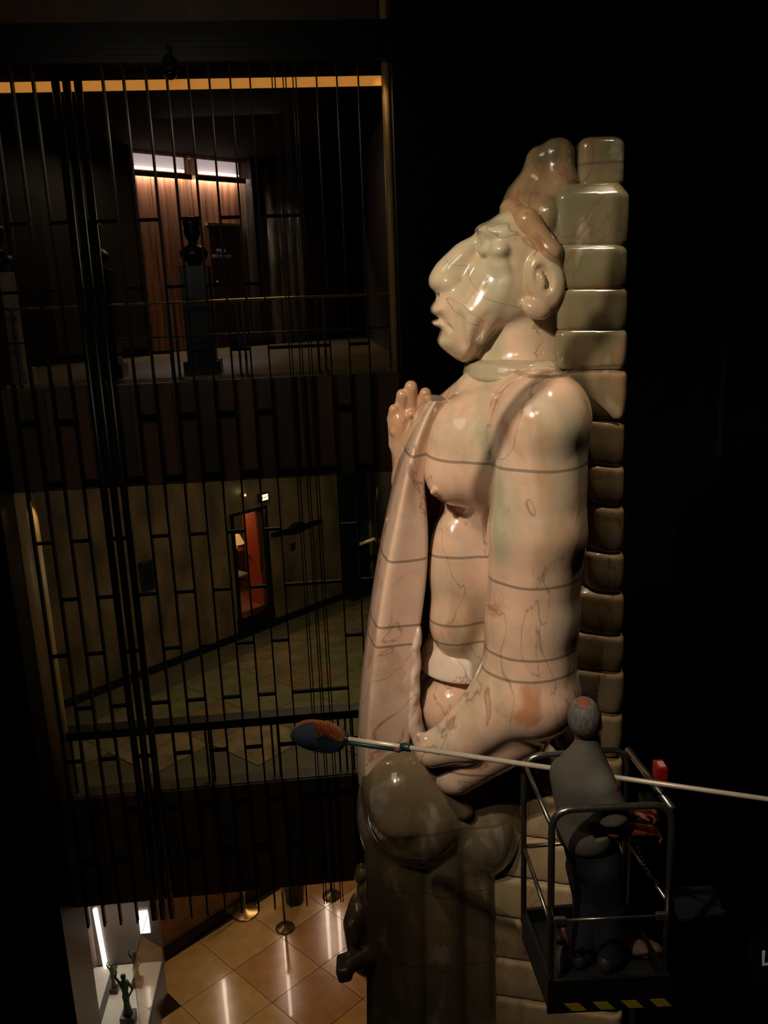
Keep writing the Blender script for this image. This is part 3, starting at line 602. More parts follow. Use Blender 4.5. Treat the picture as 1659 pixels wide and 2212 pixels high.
# near arm
a(S.E(1168, 915, -.78, 100, 100, .40), .16)
a(S.C((1170, 930, -.80), (1160, 1150, -.84), 99, 104), .06); a(S.C((1160, 1150, -.84), (1150, 1330, -.82), 104, 98), .06)
a(S.C((1150, 1330, -.82), (1140, 1480, -.80), 97, 104), .08); a(S.E(1145, 1500, -.78, 108, 92, .40), .08)
a(S.C((1120, 1490, -.82), (1010, 1590, -.80), 96, 58), .06); a(S.C((1010, 1590, -.80), (935, 1618, -.78), 56, 40), .04); a(S.C((925, 1600, -.8), (905, 1588, -.8), 17, 9), .02)
a(S.C((1110, 1560, -.70), (985, 1665, -.66), 86, 52), .06)
a(S.C((1070, 1460, -.85), (960, 1570, -.85), 26, 14), .04)
# head
H = lambda *q, k=.05: a(S.E(*q), k)
a(S.Pg([(1120, 440), (1084, 457), (1058, 476), (1040, 492), (1031, 506), (1034, 522), (1028, 548), (1008, 585), (985, 622), (964, 648), (956, 690), (962, 725), (975, 752), (1000, 772), (1040, 738), (1070, 718), (1110, 706), (1170, 690), (1218, 640), (1222, 560), (1200, 490), (1160, 445)], 0, .43, .30), .04)
a(S.Pg([(985, 610), (950, 636), (940, 650), (931, 664), (930, 672), (936, 680), (947, 685), (955, 689), (944, 690), (934, 694), (933, 700), (942, 706), (953, 711), (951, 722), (946, 733), (947, 744), (957, 755), (972, 767), (990, 778), (1008, 780), (1035, 760), (1040, 700), (1020, 640)], 0, .26, .17, 3), .05)
a(S.Pg([(1040, 500), (1019, 510), (988, 526), (966, 546), (944, 568), (929, 592), (925, 606), (928, 620), (939, 631), (955, 642), (985, 646), (1010, 620), (1035, 560)], 0, .155, .12), .05)
H(973, 613, -.125, 29, 25, .085, -20, k=.025); H(972, 614, .11, 25, 23, .08, -20, k=.04)    # nostril wings
B.cut(S.E(955, 640, -.07, 12, 5, .035, 25), .02)
H(1064, 506, -.22, 30, 15, .18, -25, k=.07); H(1056, 506, .20, 30, 15, .18, -25, k=.07)     # brows
H(1092, 506, -.30, 30, 22, .12, -10, k=.05)
B.cut(S.C((1030, 545, -.20), (1052, 548, -.34), 15, 17), .05)
H(1052, 540, -.25, 22, 17, .10, 10, k=.025); H(1080, 541, -.345, 26, 22, .12, 0, k=.02)      # closed lids
B.cut(S.C((1030, 557, -.24), (1044, 562, -.35), 5, 4), .015)
H(1086, 576, -.335, 32, 19, .10, -18, k=.05)                               # cheek bone
B.cut(S.C((988, 690, -.35), (994, 742, -.33), 12, 10), .06)
B.cut(S.C((948, 688, -.16), (976, 712, -.25), 4, 6), .02); B.cut(S.C((1104, 560, -.43), (1112, 596, -.44), 5, 4), .03)
a(S.C((1045, 610, -.355), (1004, 690, -.29), 4, 5), .05); a(S.C((1004, 690, -.29), (1000, 735, -.25), 5, 6), .05); a(S.C((1095, 610, -.41), (1040, 735, -.30), 5, 8), .06)
# ear
H(1178, 605, -.46, 42, 66, .075, 12, k=.02); B.cut(S.E(1176, 600, -.55, 19, 36, .085, 18), .02); H(1170, 607, -.48, 9, 24, .07, 18, k=.02)
H(1158, 668, -.45, 34, 22, .085, -22, k=.025); B.cut(S.C((1140, 640, -.55), (1165, 642, -.55), 5, 5), .02)
# back of the robe behind the arm
a(S.C((1215, 860, .1), (1225, 1500, .1), 52, 52), .05)
a(S.B(1180, 1200, .45, 90, 420, .32, .15), .1)
B.build('body', MS, ST)
# necklace collar
K = Sculpt((.5, 6.2, 11.0), (1.9, 8.4, 12.0), .014)
K.add(S.E(1120, 783, .0, 115, 24, .47), .04); K.add(S.E(1120, 806, .0, 119, 22, .53), .09)
K.build('collar', onyx('onyx_collar', (158, 150, 120), (172, 152, 124), (140, 100, 70), False), ST)
# belt ledge, folds and pouch below the belly
W = Sculpt((-.2, 6.0, 7.6), (1.4, 7.9, 9.2), .014)
for t in range(20):
    f_ = t/19; W.add(S.C((985+f_*25, 1418+f_*42, -.05), (1042+f_*16, 1418+f_*40, -.05), 72+f_*30, 50), .02)
W.cut(S.B(1000, 1510, -.3, 180, 46, 1.2, .02), .02)
W.build('belt_ledge', MW, ST)
# robe panel hanging in front: lofted prism, front narrow face, ridge, side face
rowsP = [(866, 921, 940, 968), (867, 920, 939, 969), (880, 909, 929, 966), (940, 880, 902, 940), (1000, 862, 884, 922), (1050, 850, 872, 915), (1130, 832, 856, 926), (1250, 808, 832, 924), (1370, 792, 814, 905), (1500, 776, 800, 892), (1600, 771, 792, 886), (1680, 771, 790, 880), (1720, 774, 792, 872)]
v = []; fcs = []
for (y, xl, xr, xe) in rowsP:
    Lf = S.p(xl, y, -.02); Rg = S.p(xr, y, -.42); Re = S.p(xe, y, -.34); bk = np.array([0, .55, 0]); ins = np.array([.05, .15, 0])
    m1 = Lf*.65+Rg*.35+np.array([-.010, 0, 0]); m2 = Lf*.2+Rg*.8+np.array([-.004, -.004, 0]); m3 = Rg*.8+Re*.2+np.array([0, -.012, 0]); m4 = Rg*.35+Re*.65+np.array([0, .01, 0])
    v += [Lf, m1, m2, Rg, m3, m4, Re, Re+np.array([.01, .05, 0]), Re+bk*.8+[.0, 0, 0], Lf+bk]
nr = 10
for i in range(len(rowsP)-1):
    for k in range(nr): fcs.append((i*nr+k, i*nr+(k+1) % nr, (i+1)*nr+(k+1) % nr, (i+1)*nr+k))
fcs += [tuple(range(nr-1, -1, -1)), tuple((len(rowsP)-1)*nr+k for k in range(nr))]
me = bpy.data.meshes.new('robe_panel'); me.from_pydata([tuple(map(float, q)) for q in v], [], fcs); bm = bmesh.new(); bm.from_mesh(me); bmesh.ops.recalc_face_normals(bm, faces=bm.faces)
bm.to_mesh(me); bm.free(); rp = link('robe_panel', me, MP, ST, True)
md = rp.modifiers.new('s', 'SUBSURF'); md.levels = md.render_levels = 3
# wavy hem beside the panel
Hm = Sculpt((.0, 6.4, 7.5), (.7, 7.6, 9.4), .010)
for i, (x, y) in enumerate(((903, 1370), (896, 1400), (901, 1432), (893, 1462), (899, 1488), (891, 1512), (897, 1540), (893, 1562), (903, 1580), (906, 1598))):
    Hm.add(S.E(x, y, -.28, 9 if i < 6 else 14, 26, .10), .05)
Hm.build('wavy_hem', MW, ST)
# raised hand with five fingers
Hd = Sculpt((-.1, 7.0, 10.0), (.8, 8.6, 11.7), .010); h = Hd.add
h(S.E(884, 932, .55, 40, 52, .13, -4), .03); h(S.E(862, 925, .52, 20, 50, .12), .03); h(S.E(896, 960, .5, 34, 40, .14), .04)
for (x0, y0, x1, y1, x2, y2, r) in ((854, 958, 849, 905, 851, 884, 13), (870, 930, 867, 880, 869, 853, 15.5), (892, 925, 887, 865, 888, 836, 17), (914, 925, 915, 880, 919, 850, 15.5)):
    h(S.C((x0, y0, .55), (x1, y1, .52), r+1, r), .018); h(S.C((x1, y1, .52), (x2, y2, .47), r, r*.86), .012); h(S.E((x1+x0)/2, (y1+y0)/2, .46, r*.8, 10, .045), .02)
h(S.C((918, 965, .45), (938, 925, .35), 16, 14), .03); h(S.C((938, 925, .35), (946, 900, .33), 13, 11), .02)
h(S.C((876, 965, .55), (880, 1040, .55), 32, 30), .05); h(S.C((880, 1040, .55), (960, 1180, .7), 34, 46), .05)
Hd.build('raised_hand', onyx('onyx_hand', (178, 160, 124), (190, 146, 112), (150, 92, 60), False), ST)
# headdress: back column of stacked barrel segments, crest lobes, hair band
edges_r = [(313, 408, 1241, 1335, .30), (414, 530, 1190, 1338, .42), (532, 618, 1185, 1333, .44), (618, 702, 1190, 1334, .44), (702, 783, 1190, 1334, .44), (783, 885, 1200, 1334, .44)]
ys = [885, 979, 1060, 1158, 1239, 1325, 1398, 1484, 1575, 1665, 1755, 1840, 1925, 2010, 2090, 2170, 2260]
lf = [1262, 1275, 1285, 1278, 1250, 1235, 1225, 1215, 1180, 1130, 1085, 1075, 1068, 1066, 1062, 1062]
for i in range(len(ys)-1): edges_r.append((ys[i], ys[i+1], lf[i]-30, 1331 if i < 7 else 1328, .44))
for i, (y0, y1, x0, x1, rd) in enumerate(edges_r):
    c = S.p((x0+x1)/2, (y0+y1)/2, -.05); k = S.m(c); hx = (x1-x0)/2*k; vz = abs(S.p(x1, y0, -.05)[2]-S.p(x1, y1, -.05)[2])/2+.03
    sk = Sculpt(c-[hx+.3, rd+.4, vz+.15], c+[hx+.3, rd+.4, vz+.15], .016)
    R = rotZ(-5); tl = .15 if i > 5 else .03; ho = .12 if i > 5 else .07
    def barrel(x, y, z, c=c, hx=hx, rd=rd, vz=vz, R=R, i=i, tl=tl, ho=ho):
        X, Y = x-c[0], y-c[1]; Z = z-c[2]+tl*X; p = R[0, 0]*X+R[0, 1]*Y; q = R[1, 0]*X+R[1, 1]*Y
        t = np.clip(Z/vz, -1, 1); b = (-.085 if i > 5 else -.06)*np.clip((t-.58)/.42, 0, 1)-.012*np.clip(-t, 0, 1)**2 if i else -.03*np.clip((t-.6)/.4, 0, 1)**2-.0*t
        dx = np.abs(p)-(hx+b)+ho; dy = np.abs(q)-(rd+1.3*b)+ho
        d2 = np.sqrt(np.maximum(dx, 0)**2+np.maximum(dy, 0)**2)+np.minimum(np.maximum(dx, dy), 0)-ho
        dz = np.abs(Z)-vz+.005; rr = .012 if i else .05
        A = np.maximum(d2+rr, 0); Bz = np.maximum(dz+rr, 0)
        return np.sqrt(A*A+Bz*Bz)+np.minimum(np.maximum(d2+rr, dz+rr), 0)-rr
    sk.add((barrel, c-[hx+.2, rd+.3, vz+.15], c+[hx+.2, rd+.3, vz+.15]), .001)
    sk.build('headdress_tier', MG if i < 6 else MC, ST, 2)
T = Sculpt((.9, 6.3, 11.9), (2.0, 8.1, 13.3), .014); t_ = T.add
t_(S.B(1196, 354, 0, 38, 50, .26, .12), .05); t_(S.E(1158, 346, 0, 20, 28, .2), .04); t_(S.C((1178, 375, 0), (1138, 430, 0), 44, 46), .08)
t_(S.B(1205, 420, 0, 36, 46, .34, .12), .08); t_(S.E(1175, 470, .0, 70, 70, .42), .08); t_(S.C((1150, 430, 0), (1112, 462, 0), 36, 34), .08)
t_(S.E(1210, 520, 0, 50, 60, .42), .08)
T.build('crest', onyx('onyx_crest_dimmed', (86, 81, 57), (98, 85, 62), (92, 64, 44), False), ST)  # crest colour darkened to stand for the weak light above the head
D = Sculpt((.85, 6.1, 11.7), (1.9, 8.3, 12.95), .013); d_ = D.add
for s in (-1, 1):
    d_(S.C((1103, 452, s*.1), (1140, 478, s*.36), 24, 26), .04); d_(S.C((1140, 478, s*.36), (1190, 545, s*.45), 26, 24), .04); d_(S.C((1190, 545, s*.45), (1206, 600, s*.44), 22, 14), .04)
D.build('hair_band', onyx('onyx_band', (140, 114, 82), (156, 120, 90), (150, 90, 56), False), ST)
# robe below the waist: folds, hanging sleeve bag and drops
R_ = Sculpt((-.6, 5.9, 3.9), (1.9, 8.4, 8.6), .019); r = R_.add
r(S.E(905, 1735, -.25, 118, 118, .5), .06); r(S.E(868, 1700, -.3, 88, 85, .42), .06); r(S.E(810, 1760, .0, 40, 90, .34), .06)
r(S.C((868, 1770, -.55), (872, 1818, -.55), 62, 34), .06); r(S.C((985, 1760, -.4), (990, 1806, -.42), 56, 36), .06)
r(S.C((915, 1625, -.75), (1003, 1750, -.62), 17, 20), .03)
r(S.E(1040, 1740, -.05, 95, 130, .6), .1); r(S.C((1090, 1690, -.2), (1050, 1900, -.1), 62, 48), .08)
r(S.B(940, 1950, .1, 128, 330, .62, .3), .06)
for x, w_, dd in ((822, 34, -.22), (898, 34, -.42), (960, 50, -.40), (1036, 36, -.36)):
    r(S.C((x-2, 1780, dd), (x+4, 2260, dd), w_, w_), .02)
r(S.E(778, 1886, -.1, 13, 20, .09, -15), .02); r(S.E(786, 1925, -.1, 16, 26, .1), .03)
R_.build('robe_skirt', onyx('onyx_skirt_dimmed', (100, 94, 70), (110, 94, 70), (96, 66, 46), True, .12), ST)  # skirt colour darkened to stand for the dim light below the spot
# small dark seated figure carved at the statue's foot
Q_ = Sculpt((-.8, 6.2, 4.6), (.3, 7.8, 6.9), .014); q = Q_.add
q(S.E(775, 1972, -.15, 26, 30, .16), .04); q(S.C((775, 1995, -.15), (795, 2060, -.1), 34, 44), .05); q(S.C((757, 2000, -.3), (766, 2030, -.35), 11, 10), .03)
q(S.C((800, 2060, -.25), (756, 2080, -.4), 30, 20), .03); q(S.B(744, 2090, -.42, 16, 15, .12, .03, 12), .03); q(S.C((810, 2080, -.1), (825, 2130, -.1), 36, 24), .05); q(S.E(772, 1945, -.12, 14, 12, .1), .03)
Q_.build('carved_kneeling_figure', onyx('onyx_foot', (84, 76, 56), (92, 72, 52), (70, 48, 34), False, .3), ST)
pd = MB(); pd.box((1.1, 7.35, (GZ+4.3)/2+.02), (1.25, .85, (4.3-GZ)/2)); pd.build('pedestal', BLACKM, ST, bevel=.04)
pd = MB(); pd.box((1.1, 7.35, GZ+.25), (1.7, 1.3, .23)); pd.build('plinth', BLACKM, ST, bevel=.04)
# unseen cable, added and bent to cast a curved shadow over the shoulder
K0 = np.array(KEY)
if 1:
    from mathutils.bvhtree import BVHTree
    bpy.context.view_layer.update(); hits = []
    bv = [BVHTree.FromObject(o, bpy.context.evaluated_depsgraph_get()) for o in ST.children if o.name.split('.')[0] in ('body', 'headdress_tier', 'collar')]
    for (x, y) in ((1334, 640), (1300, 705), (1240, 790), (1165, 828), (1085, 925), (1060, 1000), (1048, 1090)):
        d_r = ray(x, y); best = None
        for t_b in bv:
            h_ = t_b.ray_cast(Vector(CAM), Vector(d_r).normalized())
            if h_[0] is not None and (best is None or h_[3] < best[3]): best = h_
        hits.append(np.array(best[0]))
    #print('HITS', [tuple(round(float(c), 3) for c in q) for q in hits])
cp_ = [K0+(q-K0)*.455 for q in hits]
cp_ = [cp_[0]+np.array([.1, .05, 3.0])]+[cp_[0]+np.array([.05, .02, .6])]+cp_
cs_ = []
for i in range(1, len(cp_)-2):
    for k in range(8):
        t = k/8; a_, b_, c_, d_2 = cp_[i-1:i+3]; cs_.append(.5*((2*b_)+(c_-a_)*t+(2*a_-5*b_+4*c_-d_2)*t*t+(3*b_-a_-3*c_+d_2)*t**3))
cs_ = [cp_[0]]+cs_+[cp_[-2], cp_[-1]]
hc_ = empty('shadow_cable', cs_[0], 'added out-of-view black cable, bent to cast the shadow across the statue shoulder', 'cable')
MB().tube(cs_, .034, 10).build('cable', BLACKP, hc_, True); MB().tube([cs_[-1], cs_[-1]+(cs_[-1]-cs_[-2])*.4], .03, 10).build('cable_end', BLACKP, hc_, True)
# ------------------------------------------------------------------ personnel lift
LF = empty('personnel_lift', (1.35, 4.6, GZ), 'steel mast lift with tubular guard rails and a yellow and black striped platform edge', 'lift')
ZR, ZF = 9.38, 8.27
nl = np.array([.80, 3.99, 0]); nrr = np.array([1.425, 4.0, 0]); bl_ = np.array([.745, 4.53, 0]); brr = np.array([1.355, 4.57, 0])
Zv = lambda p, z: np.array([p[0], p[1], z])
tub = lambda pts, r=.0165, nm='guard_rail', m=STEEL, rr=.12: MB().tube(rounded(pts, rr) if len(pts) > 2 else pts, r, 12).build(nm, m, LF, True)
tub([Zv(nl, ZF+.0), Zv(nl, ZR), Zv(nrr, ZR), Zv(nrr, ZF)], .019); tub([Zv(bl_, ZF), Zv(bl_, ZR), Zv(brr, ZR), Zv(brr, ZF)], .017)
tub([Zv(nl, ZR-.10)+[0, .01, 0], Zv(bl_, ZR-.03)], .013, 'side_rail'); tub([Zv(nrr, ZR-.03), Zv(brr, ZR-.01)], .022, 'side_rail')
tub([Zv(nl, ZF+.42)+[0, .01, 0], Zv(bl_, ZF+.52)], .012, 'side_brace'); tub([Zv(nrr, ZF+.52), Zv(brr, ZF+.52)], .012, 'side_brace')
a0 = nl*.93+nrr*.07; a1 = nl*.06+nrr*.94
mrl = tub([Zv(a0, ZF+.46)-[0, .02, 0], Zv(a1, ZF+.46)-[0, .02, 0]], .008, 'mid_rail')
for q in (a0, a1): MB().box(Zv(q, ZF+.46)-[0, .02, 0], (.035, .014, .02)).build('clamp', STEEL, mrl, bevel=.006)
tub([Zv(bl_, ZF+.52), Zv(brr, ZF+.52)], .013, 'mid_rail')
pf = MB(); pf.hexa([Zv(nl, ZF-.04)+[-.0, 0, 0], Zv(nrr, ZF-.04), Zv(brr, ZF-.04), Zv(bl_, ZF-.04), Zv(nl, ZF), Zv(nrr, ZF), Zv(brr, ZF), Zv(bl_, ZF)]); pfo = pf.build('platform', mat('black_deck', (16, 16, 15), .6), LF)
def board(p, q, nm='toe_board'):
    d = (q-p)/np.linalg.norm(q-p); nn = np.array([d[1], -d[0], 0])*.012
    return MB().hexa([Zv(p-nn, ZF-.12), Zv(q-nn, ZF-.12), Zv(q+nn, ZF-.12), Zv(p+nn, ZF-.12), Zv(p-nn, ZF+.09), Zv(q-nn, ZF+.09), Zv(q+nn, ZF+.09), Zv(p+nn, ZF+.09)]).build(nm, mat('black_toe_board', (10, 11, 10), .5), LF)
tb_ = board(nl+[-.02, -.022, 0], nrr+[.02, -.022, 0]); board(bl_, nl); board(nrr, brr); board(brr, bl_)
YEL = mat('hazard_yellow', (150, 128, 30), .5)
d = (nrr-nl); dn = d/np.linalg.norm(d); n0 = nl+[-.02, -.036, 0]
for i in range(4):
    p0 = n0+dn*(.09+i*.155); z0, z1 = ZF-.095, ZF-.055+.0
    MB().prism([Zv(p0+dn*.045, z0-.01), Zv(p0+dn*.125, z0-.01), Zv(p0+dn*.08, z1), Zv(p0, z1)], (0, -.002, 0)).build('hazard_stripe', YEL, tb_)
MAST = mat('dark_mast', (34, 40, 48), .35, .5)
for i, (dx, w_) in enumerate(((.0, .05), (.085, .035), (.15, .03))): MB().box((1.50+dx*.6, 4.62+dx, (ZR-.35-i*.2+GZ+.3)/2), (w_, .05, (ZR-.35-i*.2-GZ-.3)/2)).build('mast_section', MAST, LF, bevel=.008)
MB().box((1.43, 4.58, ZF+.3), (.05, .05, .30)).build('mast_bracket', MAST, LF, bevel=.01)
MB().box((1.45, 4.4, GZ+.17), (.55, .8, .16)).build('lift_base', MAST, LF, bevel=.03)
for sx in (-1, 1):
    for sy in (-1, 1): MB().tube([(1.45+sx*.6, 4.4+sy*.8, GZ+.11), (1.45+sx*.66, 4.4+sy*.8, GZ+.11)], .10, 16).build('wheel', BLACKP, LF, True)
cb = MB().box((1.43, 4.23, ZR+.05), (.03, .05, .05)).build('control_box', mat('red_control_box', (160, 22, 22), .4), LF, bevel=.012)
MB().box((1.43, 4.22, ZR+.1015), (.016, .028, .002)).build('control_label', mat('pale_label', (214, 170, 160), .5), cb)
cl = [];
for i in range(60):
    t = i/59; p = S4 = np.array([1.26, 4.12, 9.13])*(1-t)+np.array([1.405, 4.1, 8.83])*t; cl.append(p+np.array([.008*math.sin(i*1.5), .008*math.cos(i*1.5), -.05*math.sin(PI*t)]))
MB().tube(cl, .005, 6).build('control_cable', BLACKP, LF, True)
tr = MB(); q0, q1, q2, q3, q4 = (onz(x, y, 8.45) for x, y in ((1450, 1925), (1540, 1919), (1558, 1960), (1568, 1976), (1462, 1994)))
tr.prism([q0+[0, 0, .004], q1, q2], (0, 0, .02)); tr.prism([onz(1452, 1932, 8.45), onz(1554, 1966, 8.45), q3, q4], (0, 0, .02)); tr.build('side_tray', mat('blue_grey_tray', (26, 34, 42), .5), LF)
MB().box((1.55, 4.60, 8.44), (.06, .03, .012)).build('tray_arm', MAST, LF)
# things on the platform
P4 = Px(4.21)
def onp(x, y): return onz(x, y, ZF)
bg = Sculpt(onp(1390, 2065)-[.14, .14, .02], onp(1390, 2065)+[.14, .14, .2], .006); c = onp(1396, 2062)
for i in range(7): bg.add(ell(c+np.array([-.06+.02*i, .02*math.sin(i*2.1), .035+.012*math.sin(i*1.7)]), (.035, .04, .034)), .02)
setp(bg.build('cloth_bundle', mat('beige_rag', (96, 74, 60), .8), None), 'crumpled beige cleaning cloth on the lift platform by the right post', 'cloth')
for i, (x, y, cc) in enumerate(((1206, 2030, (110, 72, 66)), (1204, 2068, (90, 76, 72)))):
    p = onp(x+10, y+25)+[0, 0, .001]; bt = empty('spray_bottle', p, ('pinkish spray bottle behind' if i == 0 else 'pale grey spray bottle in front')+' at the left corner of the lift platform', 'bottle')
    m = mat('bottle_%d' % i, cc, .4); MB().lathe(p, [(.03, 0), (.034, .01), (.034, .11), (.015, .15), (.013, .165)], 16).build('bottle_body', m, bt, True)
    MB().box(p+[-.008, 0, .18], (.026, .010, .015)).build('spray_head', BLACKP, bt, bevel=.004)
# ------------------------------------------------------------------ person on the lift
PE = empty('person', (1.13, 4.25, ZF), 'grey-haired person in grey short-sleeved shirt and navy trousers standing on the lift, seen from behind', 'person')
SKIN = mat('skin_warm', (158, 80, 56), .5, 0, .1, 20); HAIR = mat('grey_hair', (110, 104, 96), .6, 0, .35, 60, stretch=(1, 1, .3), bump=.6)
SHIRT = mat('grey_shirt_cotton', (104, 98, 88), .85, 0, .08, 60); TROU = mat('navy_trousers', (13, 17, 25), .8, 0, .15, 30); SHOE = mat('dark_grey_shoes', (34, 34, 36), .6)
hp = lambda x, y, d=0: P4.p(x, y, d)
j = dict(head=(1264, 1551, .02), neck=(1270, 1600, .02), chest=(1262, 1700, 0), waist=(1270, 1800, .03), pelvis=(1285, 1850, .05),
         rs=(1312, 1705, -.13), re=(1328, 1792, -.13), rw=(1386, 1794, -.09), ls=(1226, 1664, .12), le=(1300, 1745, .24), lw=(1374, 1752, .16),
         rh=(1300, 1870, -.03), rk=(1318, 1975, -.04), ra=(1312, 2078, -.03), lh=(1262, 1865, .10), lk=(1268, 1965, .08), la=(1262, 2062, .05))
J = {k: hp(*q) for k, q in j.items()}
# feet stand on the platform
for k, (x, y) in dict(ra=(1318, 2088), la=(1258, 2076)).items():
    q = onz(x, y, ZF); J[k] = q+[0, 0, .075]
J['rk'] = (J['rh']+J['ra'])/2+[.03, .02, 0]; J['lk'] = (J['lh']+J['la'])/2+[.03, .02, 0]
b = Sculpt((.72, 3.85, 8.2), (1.62, 4.75, 9.98), .0065); a = b.add
a(ell(J['head'], (.080, .096, .108)), .02); a(ell(J['head']+[.035, .05, -.035], (.055, .062, .075)), .03)      # skull, face turned away to the right
fd = np.array([.6, .8, 0])
a(ell(J['head']+fd*.098+[0, 0, -.03], (.016, .02, .025)), .015)                    # nose
a(ell(J['head']+fd*.085+[0, 0, -.066], (.025, .02, .010)), .01); a(ell(J['head']+fd*.07+[0, 0, -.10], (.03, .03, .022)), .02)
for s in (-1, 1):
    e = np.array([fd[1], -fd[0], 0])*s; a(ell(J['head']+e*.084+[0, 0, -.02], (.014, .016, .032)), .008); b.cut(ell(J['head']+fd*.10+e*.033+[0, 0, .0], (.014, .014, .009)), .008); a(ell(J['head']+fd*.083+e*.033, (.011, .011, .010)), .003)
a(cone(J['head']+[0, .0, -.05], J['neck']+[-.01, 0, -.05], .052, .058), .03)
a(cone(J['neck']+[0, 0, -.06], J['chest'], .06, .10), .05); a(cone(J['chest'], J['waist'], .10, .085), .05); a(cone(J['waist'], J['pelvis'], .085, .10), .05)
for s in 'rl':
    a(cone(J['chest']*.35+J[s+'s']*.65, J[s+'s'], .06, .05), .04); a(cone(J[s+'s'], J[s+'e'], .048, .038), .03); a(cone(J[s+'e'], J[s+'w'], .046, .033), .015)
    a(cone(J['pelvis'], J[s+'h'], .09, .08), .04); a(cone(J[s+'h'], J[s+'k'], .078, .052), .03); a(cone(J[s+'k'], J[s+'a'], .050, .034), .03)
    u = (J[s+'w']-J[s+'e']); u /= np.linalg.norm(u); side = np.cross(u, [0, 0, 1]); side /= np.linalg.norm(side); dn_ = np.array([0, 0, -1.])
    pc = J[s+'w']+u*.045; a(cone(J[s+'w'], pc+u*.01, .024, .032), .015)
    for q, (o, ln) in enumerate(((-.027, .052), (-.009, .062), (.009, .058), (.026, .046))):
        p0 = pc+u*.03+side*o; p1 = p0+u*ln*.5+dn_*.008; p2 = p1+u*ln*.25+dn_*.026; p3 = p2-u*.010+dn_*.018
        a(cone(p0, p1, .0092, .0088), .004); a(cone(p1, p2, .0088, .008), .004); a(cone(p2, p3, .008, .007), .003)
    t0 = J[s+'w']+u*.02+side*(-.026 if s == 'r' else .026); t1 = t0+u*.03+side*(-.018 if s == 'r' else .018)+dn_*.01; a(cone(t0, t1, .012, .010), .006); a(cone(t1, t1+u*.028+dn_*.014, .0098, .008), .004)
b.build('body', SKIN, PE, 2)
hs = Sculpt(J['head']-.16, J['head']+.16, .005); hs.add(ell(J['head']+[-.006, -.008, .008], (.087, .103, .112)), .01); hs.cut(rbox(J['head']+fd*.14+[0, 0, -.06], (.085, .085, .10), .03, rotZ(53)), .02); hs.cut(ell(J['head']+[0, .02, -.15], (.12, .14, .07)), .02)
hs.cut(ell(J['head']+[-.03, -.03, .125], (.056, .056, .038)), .03)
hs.build('hair', HAIR, PE, 2)
sh = Sculpt((.72, 3.85, 8.7), (1.6, 4.75, 9.85), .0075); a = sh.add
ch = J['chest']; wa = J['waist']
R2 = rotZ(-35)
a(ell(ch+[-.01, 0, .02], (.165, .12, .19), R2), .03); a(ell(ch*.5+wa*.5, (.158, .125, .21), R2), .10); a(ell(wa+[-.015, 0, .0], (.15, .13, .13), R2), .10)
a(cone(J['neck']+[-.004, -.01, .015], ch+[0, 0, .06], .062, .12), .08)
for s in 'rl':
    m_ = J[s+'e']*.60+J[s+'s']*.40; a(cone(J[s+'s']+[-.02, 0, .0], m_, .068, .092), .07)
    u = (J[s+'e']-J[s+'s']); u /= np.linalg.norm(u); Rm = np.array([np.cross(u, [0, 1, 0])/np.linalg.norm(np.cross(u, [0, 1, 0])), [0, 1, 0], u]); Rm[1] = np.cross(Rm[2], Rm[0])
    sh.cut(rbox(m_+u*.085, (.11, .11, .06), .005, Rm), .005)
# creases across the back and sleeve
for (p, q) in (((1205, 1735, -.16), (1262, 1795, -.16)), ((1225, 1700, -.16), (1290, 1780, -.18)), ((1300, 1720, -.23), (1318, 1768, -.24)), ((1280, 1700, -.22), (1262, 1760, -.2)), ((1215, 1790, -.1), (1280, 1808, -.14))):
    sh.cut(cone(hp(*p), hp(*q), .012, .008), .03)
sh.cut(rbox(wa+[0, 0, -.19], (.3, .3, .12), .01), .01)
sh.build('shirt', SHIRT, PE, 2)
co_ = MB(); cc = J['neck']+np.array([-.004, -.005, -.052]); co_.lathe(cc, [(.067, -.03), (.074, .0), (.068, .026), (.060, .024), (.064, 0)], 20, rotY(8)); co_.build('collar', SHIRT, PE, True)
tr = Sculpt((.85, 3.95, 8.24), (1.55, 4.7, 9.05), .0085); a = tr.add
a(ell(J['pelvis']+[-.01, 0, .02], (.15, .125, .14), R2), .03)
for s in 'rl':
    a(cone(J[s+'h']+[0, 0, -.02], J[s+'k'], .105, .078), .04); a(cone(J[s+'k'], J[s+'a']+[0, 0, .0], .078, .070), .03)
a(cone(J['waist']+[-.012, 0, -.07], J['pelvis'], .118, .13), .05); tr.cut(rbox(J['waist']+[0, 0, .10], (.4, .4, .14), .01), .01)
tr.cut(rbox((1.15, 4.3, ZF-.13), (.5, .5, .16), .01), .01)
tr.build('trousers', TROU, PE, 2)
MB().lathe(J['waist']+np.array([-.012, 0, -.062]), [(.119, -.015), (.124, 0), (.119, .015)], 24).build('belt', BLACKP, PE, True)
for s, dr in (('r', (.75, .66)), ('l', (.6, .8))):
    q = Sculpt(J[s+'a']-[.2, .2, .085], J[s+'a']+[.25, .25, .08], .006); dv = np.array([dr[0], dr[1], 0]); f0 = J[s+'a']*[1, 1, 0]+[0, 0, ZF+.034]
    q.add(cone(f0-dv*.05, f0+dv*.13, .040, .036), .02); q.add(cone(f0-dv*.04+[0, 0, .03], f0+[0, 0, .05], .042, .040), .03); q.cut(rbox(f0-[0, 0, .13], (.4, .4, .098), .002), .004)
    q.build('shoe', SHOE, PE, 2)
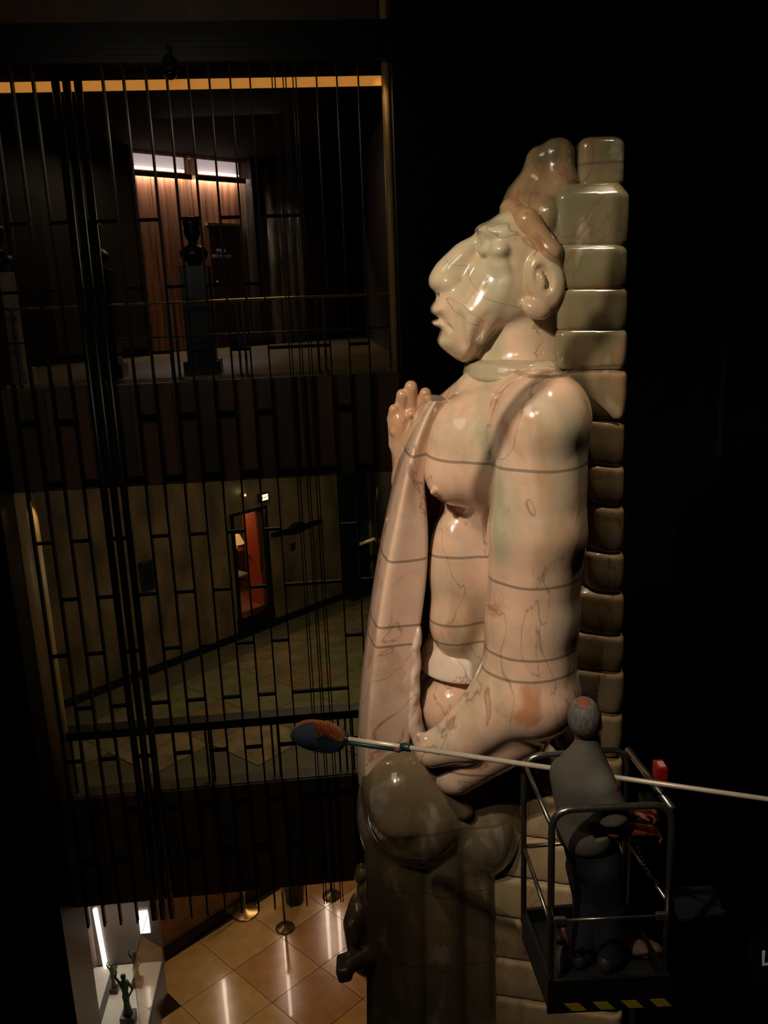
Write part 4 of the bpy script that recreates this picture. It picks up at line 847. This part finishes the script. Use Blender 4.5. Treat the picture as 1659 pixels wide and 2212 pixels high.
# ------------------------------------------------------------------ long pole duster resting on the guard rails
DU = empty('pole_duster', hp(1000, 1620, .2), 'long pale aluminium pole with a blue and orange fluffy duster head held past the statue', 'duster')
PY = 4.28
A0 = at(752, 1596, 5.12); B0 = at(1668, 1728, 3.77); Bx = B0+(B0-A0)*.25
ALU = mat('brushed_aluminium', (232, 216, 192), .35, .25, .06, 30)
mid = at(885, 1613, 4.92); dirv = (B0-A0)/np.linalg.norm(B0-A0)
c1 = A0; c2 = A0+dirv*float((mid-A0)@dirv)
MB().tube([c1, c2], .0145, 14).build('pole_tip', ALU, DU, True)
MB().tube([c2, Bx], [.0160, .0118], 14).build('pole', ALU, DU, True)
GRN = mat('dark_green_plastic', (16, 52, 44), .4)
MB().tube([c2-dirv*.035, c2-dirv*.02, c2+dirv*.03, c2+dirv*.035], [.02, .025, .025, .02], 16).build('clamp', GRN, DU, True)
lo = np.array([0, 0, -.026]); MB().tube([A0-dirv*.10+lo, A0+lo*1.05, c2-dirv*.08+lo], [.014, .015, .014], 12).build('grip', GRN, DU, True)
MB().tube([c2-dirv*.08+lo, c2-dirv*.045+lo], .0165, 12).build('red_ring', mat('dull_red_band', (128, 52, 40), .5), DU, True)
MB().tube([c2-dirv*.045+lo, c2-dirv*.03+lo*.8], .012, 12).build('lock_button', STEEL, DU, True)
MB().tube([A0-dirv*.055, A0-dirv*.01, A0+dirv*.008], [.026, .024, .019], 14).build('head_socket', mat('navy_socket', (20, 28, 40), .5), DU, True)
hc = A0-dirv*.22+[0, 0, -.012]
hd_ = Sculpt(hc-[.28, .2, .2], hc+[.28, .2, .2], .0045)
rr_ = random.Random(3)
ax = dirv; zz = np.array([0, 0, 1.]); hd_.add(ell(hc-ax*.01, (.195, .082, .088), rotY(5)), .02); hd_.add(ell(hc-ax*.05, (.12, .082, .086)), .03)
hd_.build('core', mat('blue_core', (30, 40, 54), .9), DU, 1)
def fur(name, n, sel, mt):
    vv = []; ff = []
    while len(ff) < n:
        th = rr_.uniform(0, 2*PI); t = rr_.uniform(-1, 1); rad = math.sqrt(max(0, 1-abs(t)**2.4)); L = .197*t
        nrm = np.array([t*.55, math.cos(th)*rad, math.sin(th)*rad]); 
        if not sel(math.sin(th), t): continue
        base = hc+ax*(L-.012)+np.array([0, math.cos(th)*.082*rad, math.sin(th)*.088*rad]); nn = nrm/np.linalg.norm(nrm)
        d = nn+np.array([rr_.gauss(0, .35)-.15, rr_.gauss(0, .3), rr_.gauss(0, .3)]); d /= np.linalg.norm(d); q = np.cross(d, [rr_.gauss(0, 1), rr_.gauss(0, 1), rr_.gauss(0, 1)]); q /= np.linalg.norm(q)+1e-6
        l = .014+.010*rr_.random(); i = len(vv); vv += [tuple(base-q*.0016), tuple(base+q*.0016), tuple(base+d*l)]; ff.append((i, i+1, i+2))
    me = bpy.data.meshes.new(name); me.from_pydata(vv, [], ff); o = link(name, me, mt, DU); o['kind'] = 'stuff'; return o
fur('blue_fibres', 17000, lambda z, t: z < .5+.12*math.sin(5*t), mat('blue_fibre', (42, 54, 72), .9)); fur('orange_fibres', 16000, lambda z, t: z > .42+.12*math.sin(5*t), mat('orange_fibre', (188, 116, 58), .9))
# white wall letter at the right edge
lp = hit(1641, 2086, GN, 13*math.cos(GA)-.13)
lt = text('wall_letter', 'L', .46, lp, GU, mat('white_wall_letter', (190, 190, 192), .5), None, .012, 'LEFT'); setp(lt, 'white capital letter L on the black wall at the lower right edge', 'letter')
lamp('letter_lamp', 'SPOT', (5.6, 10.5, 4.0), 300, (1, .95, .9), tuple(lp+[.1, 0, .2]), .05, 9, .4)
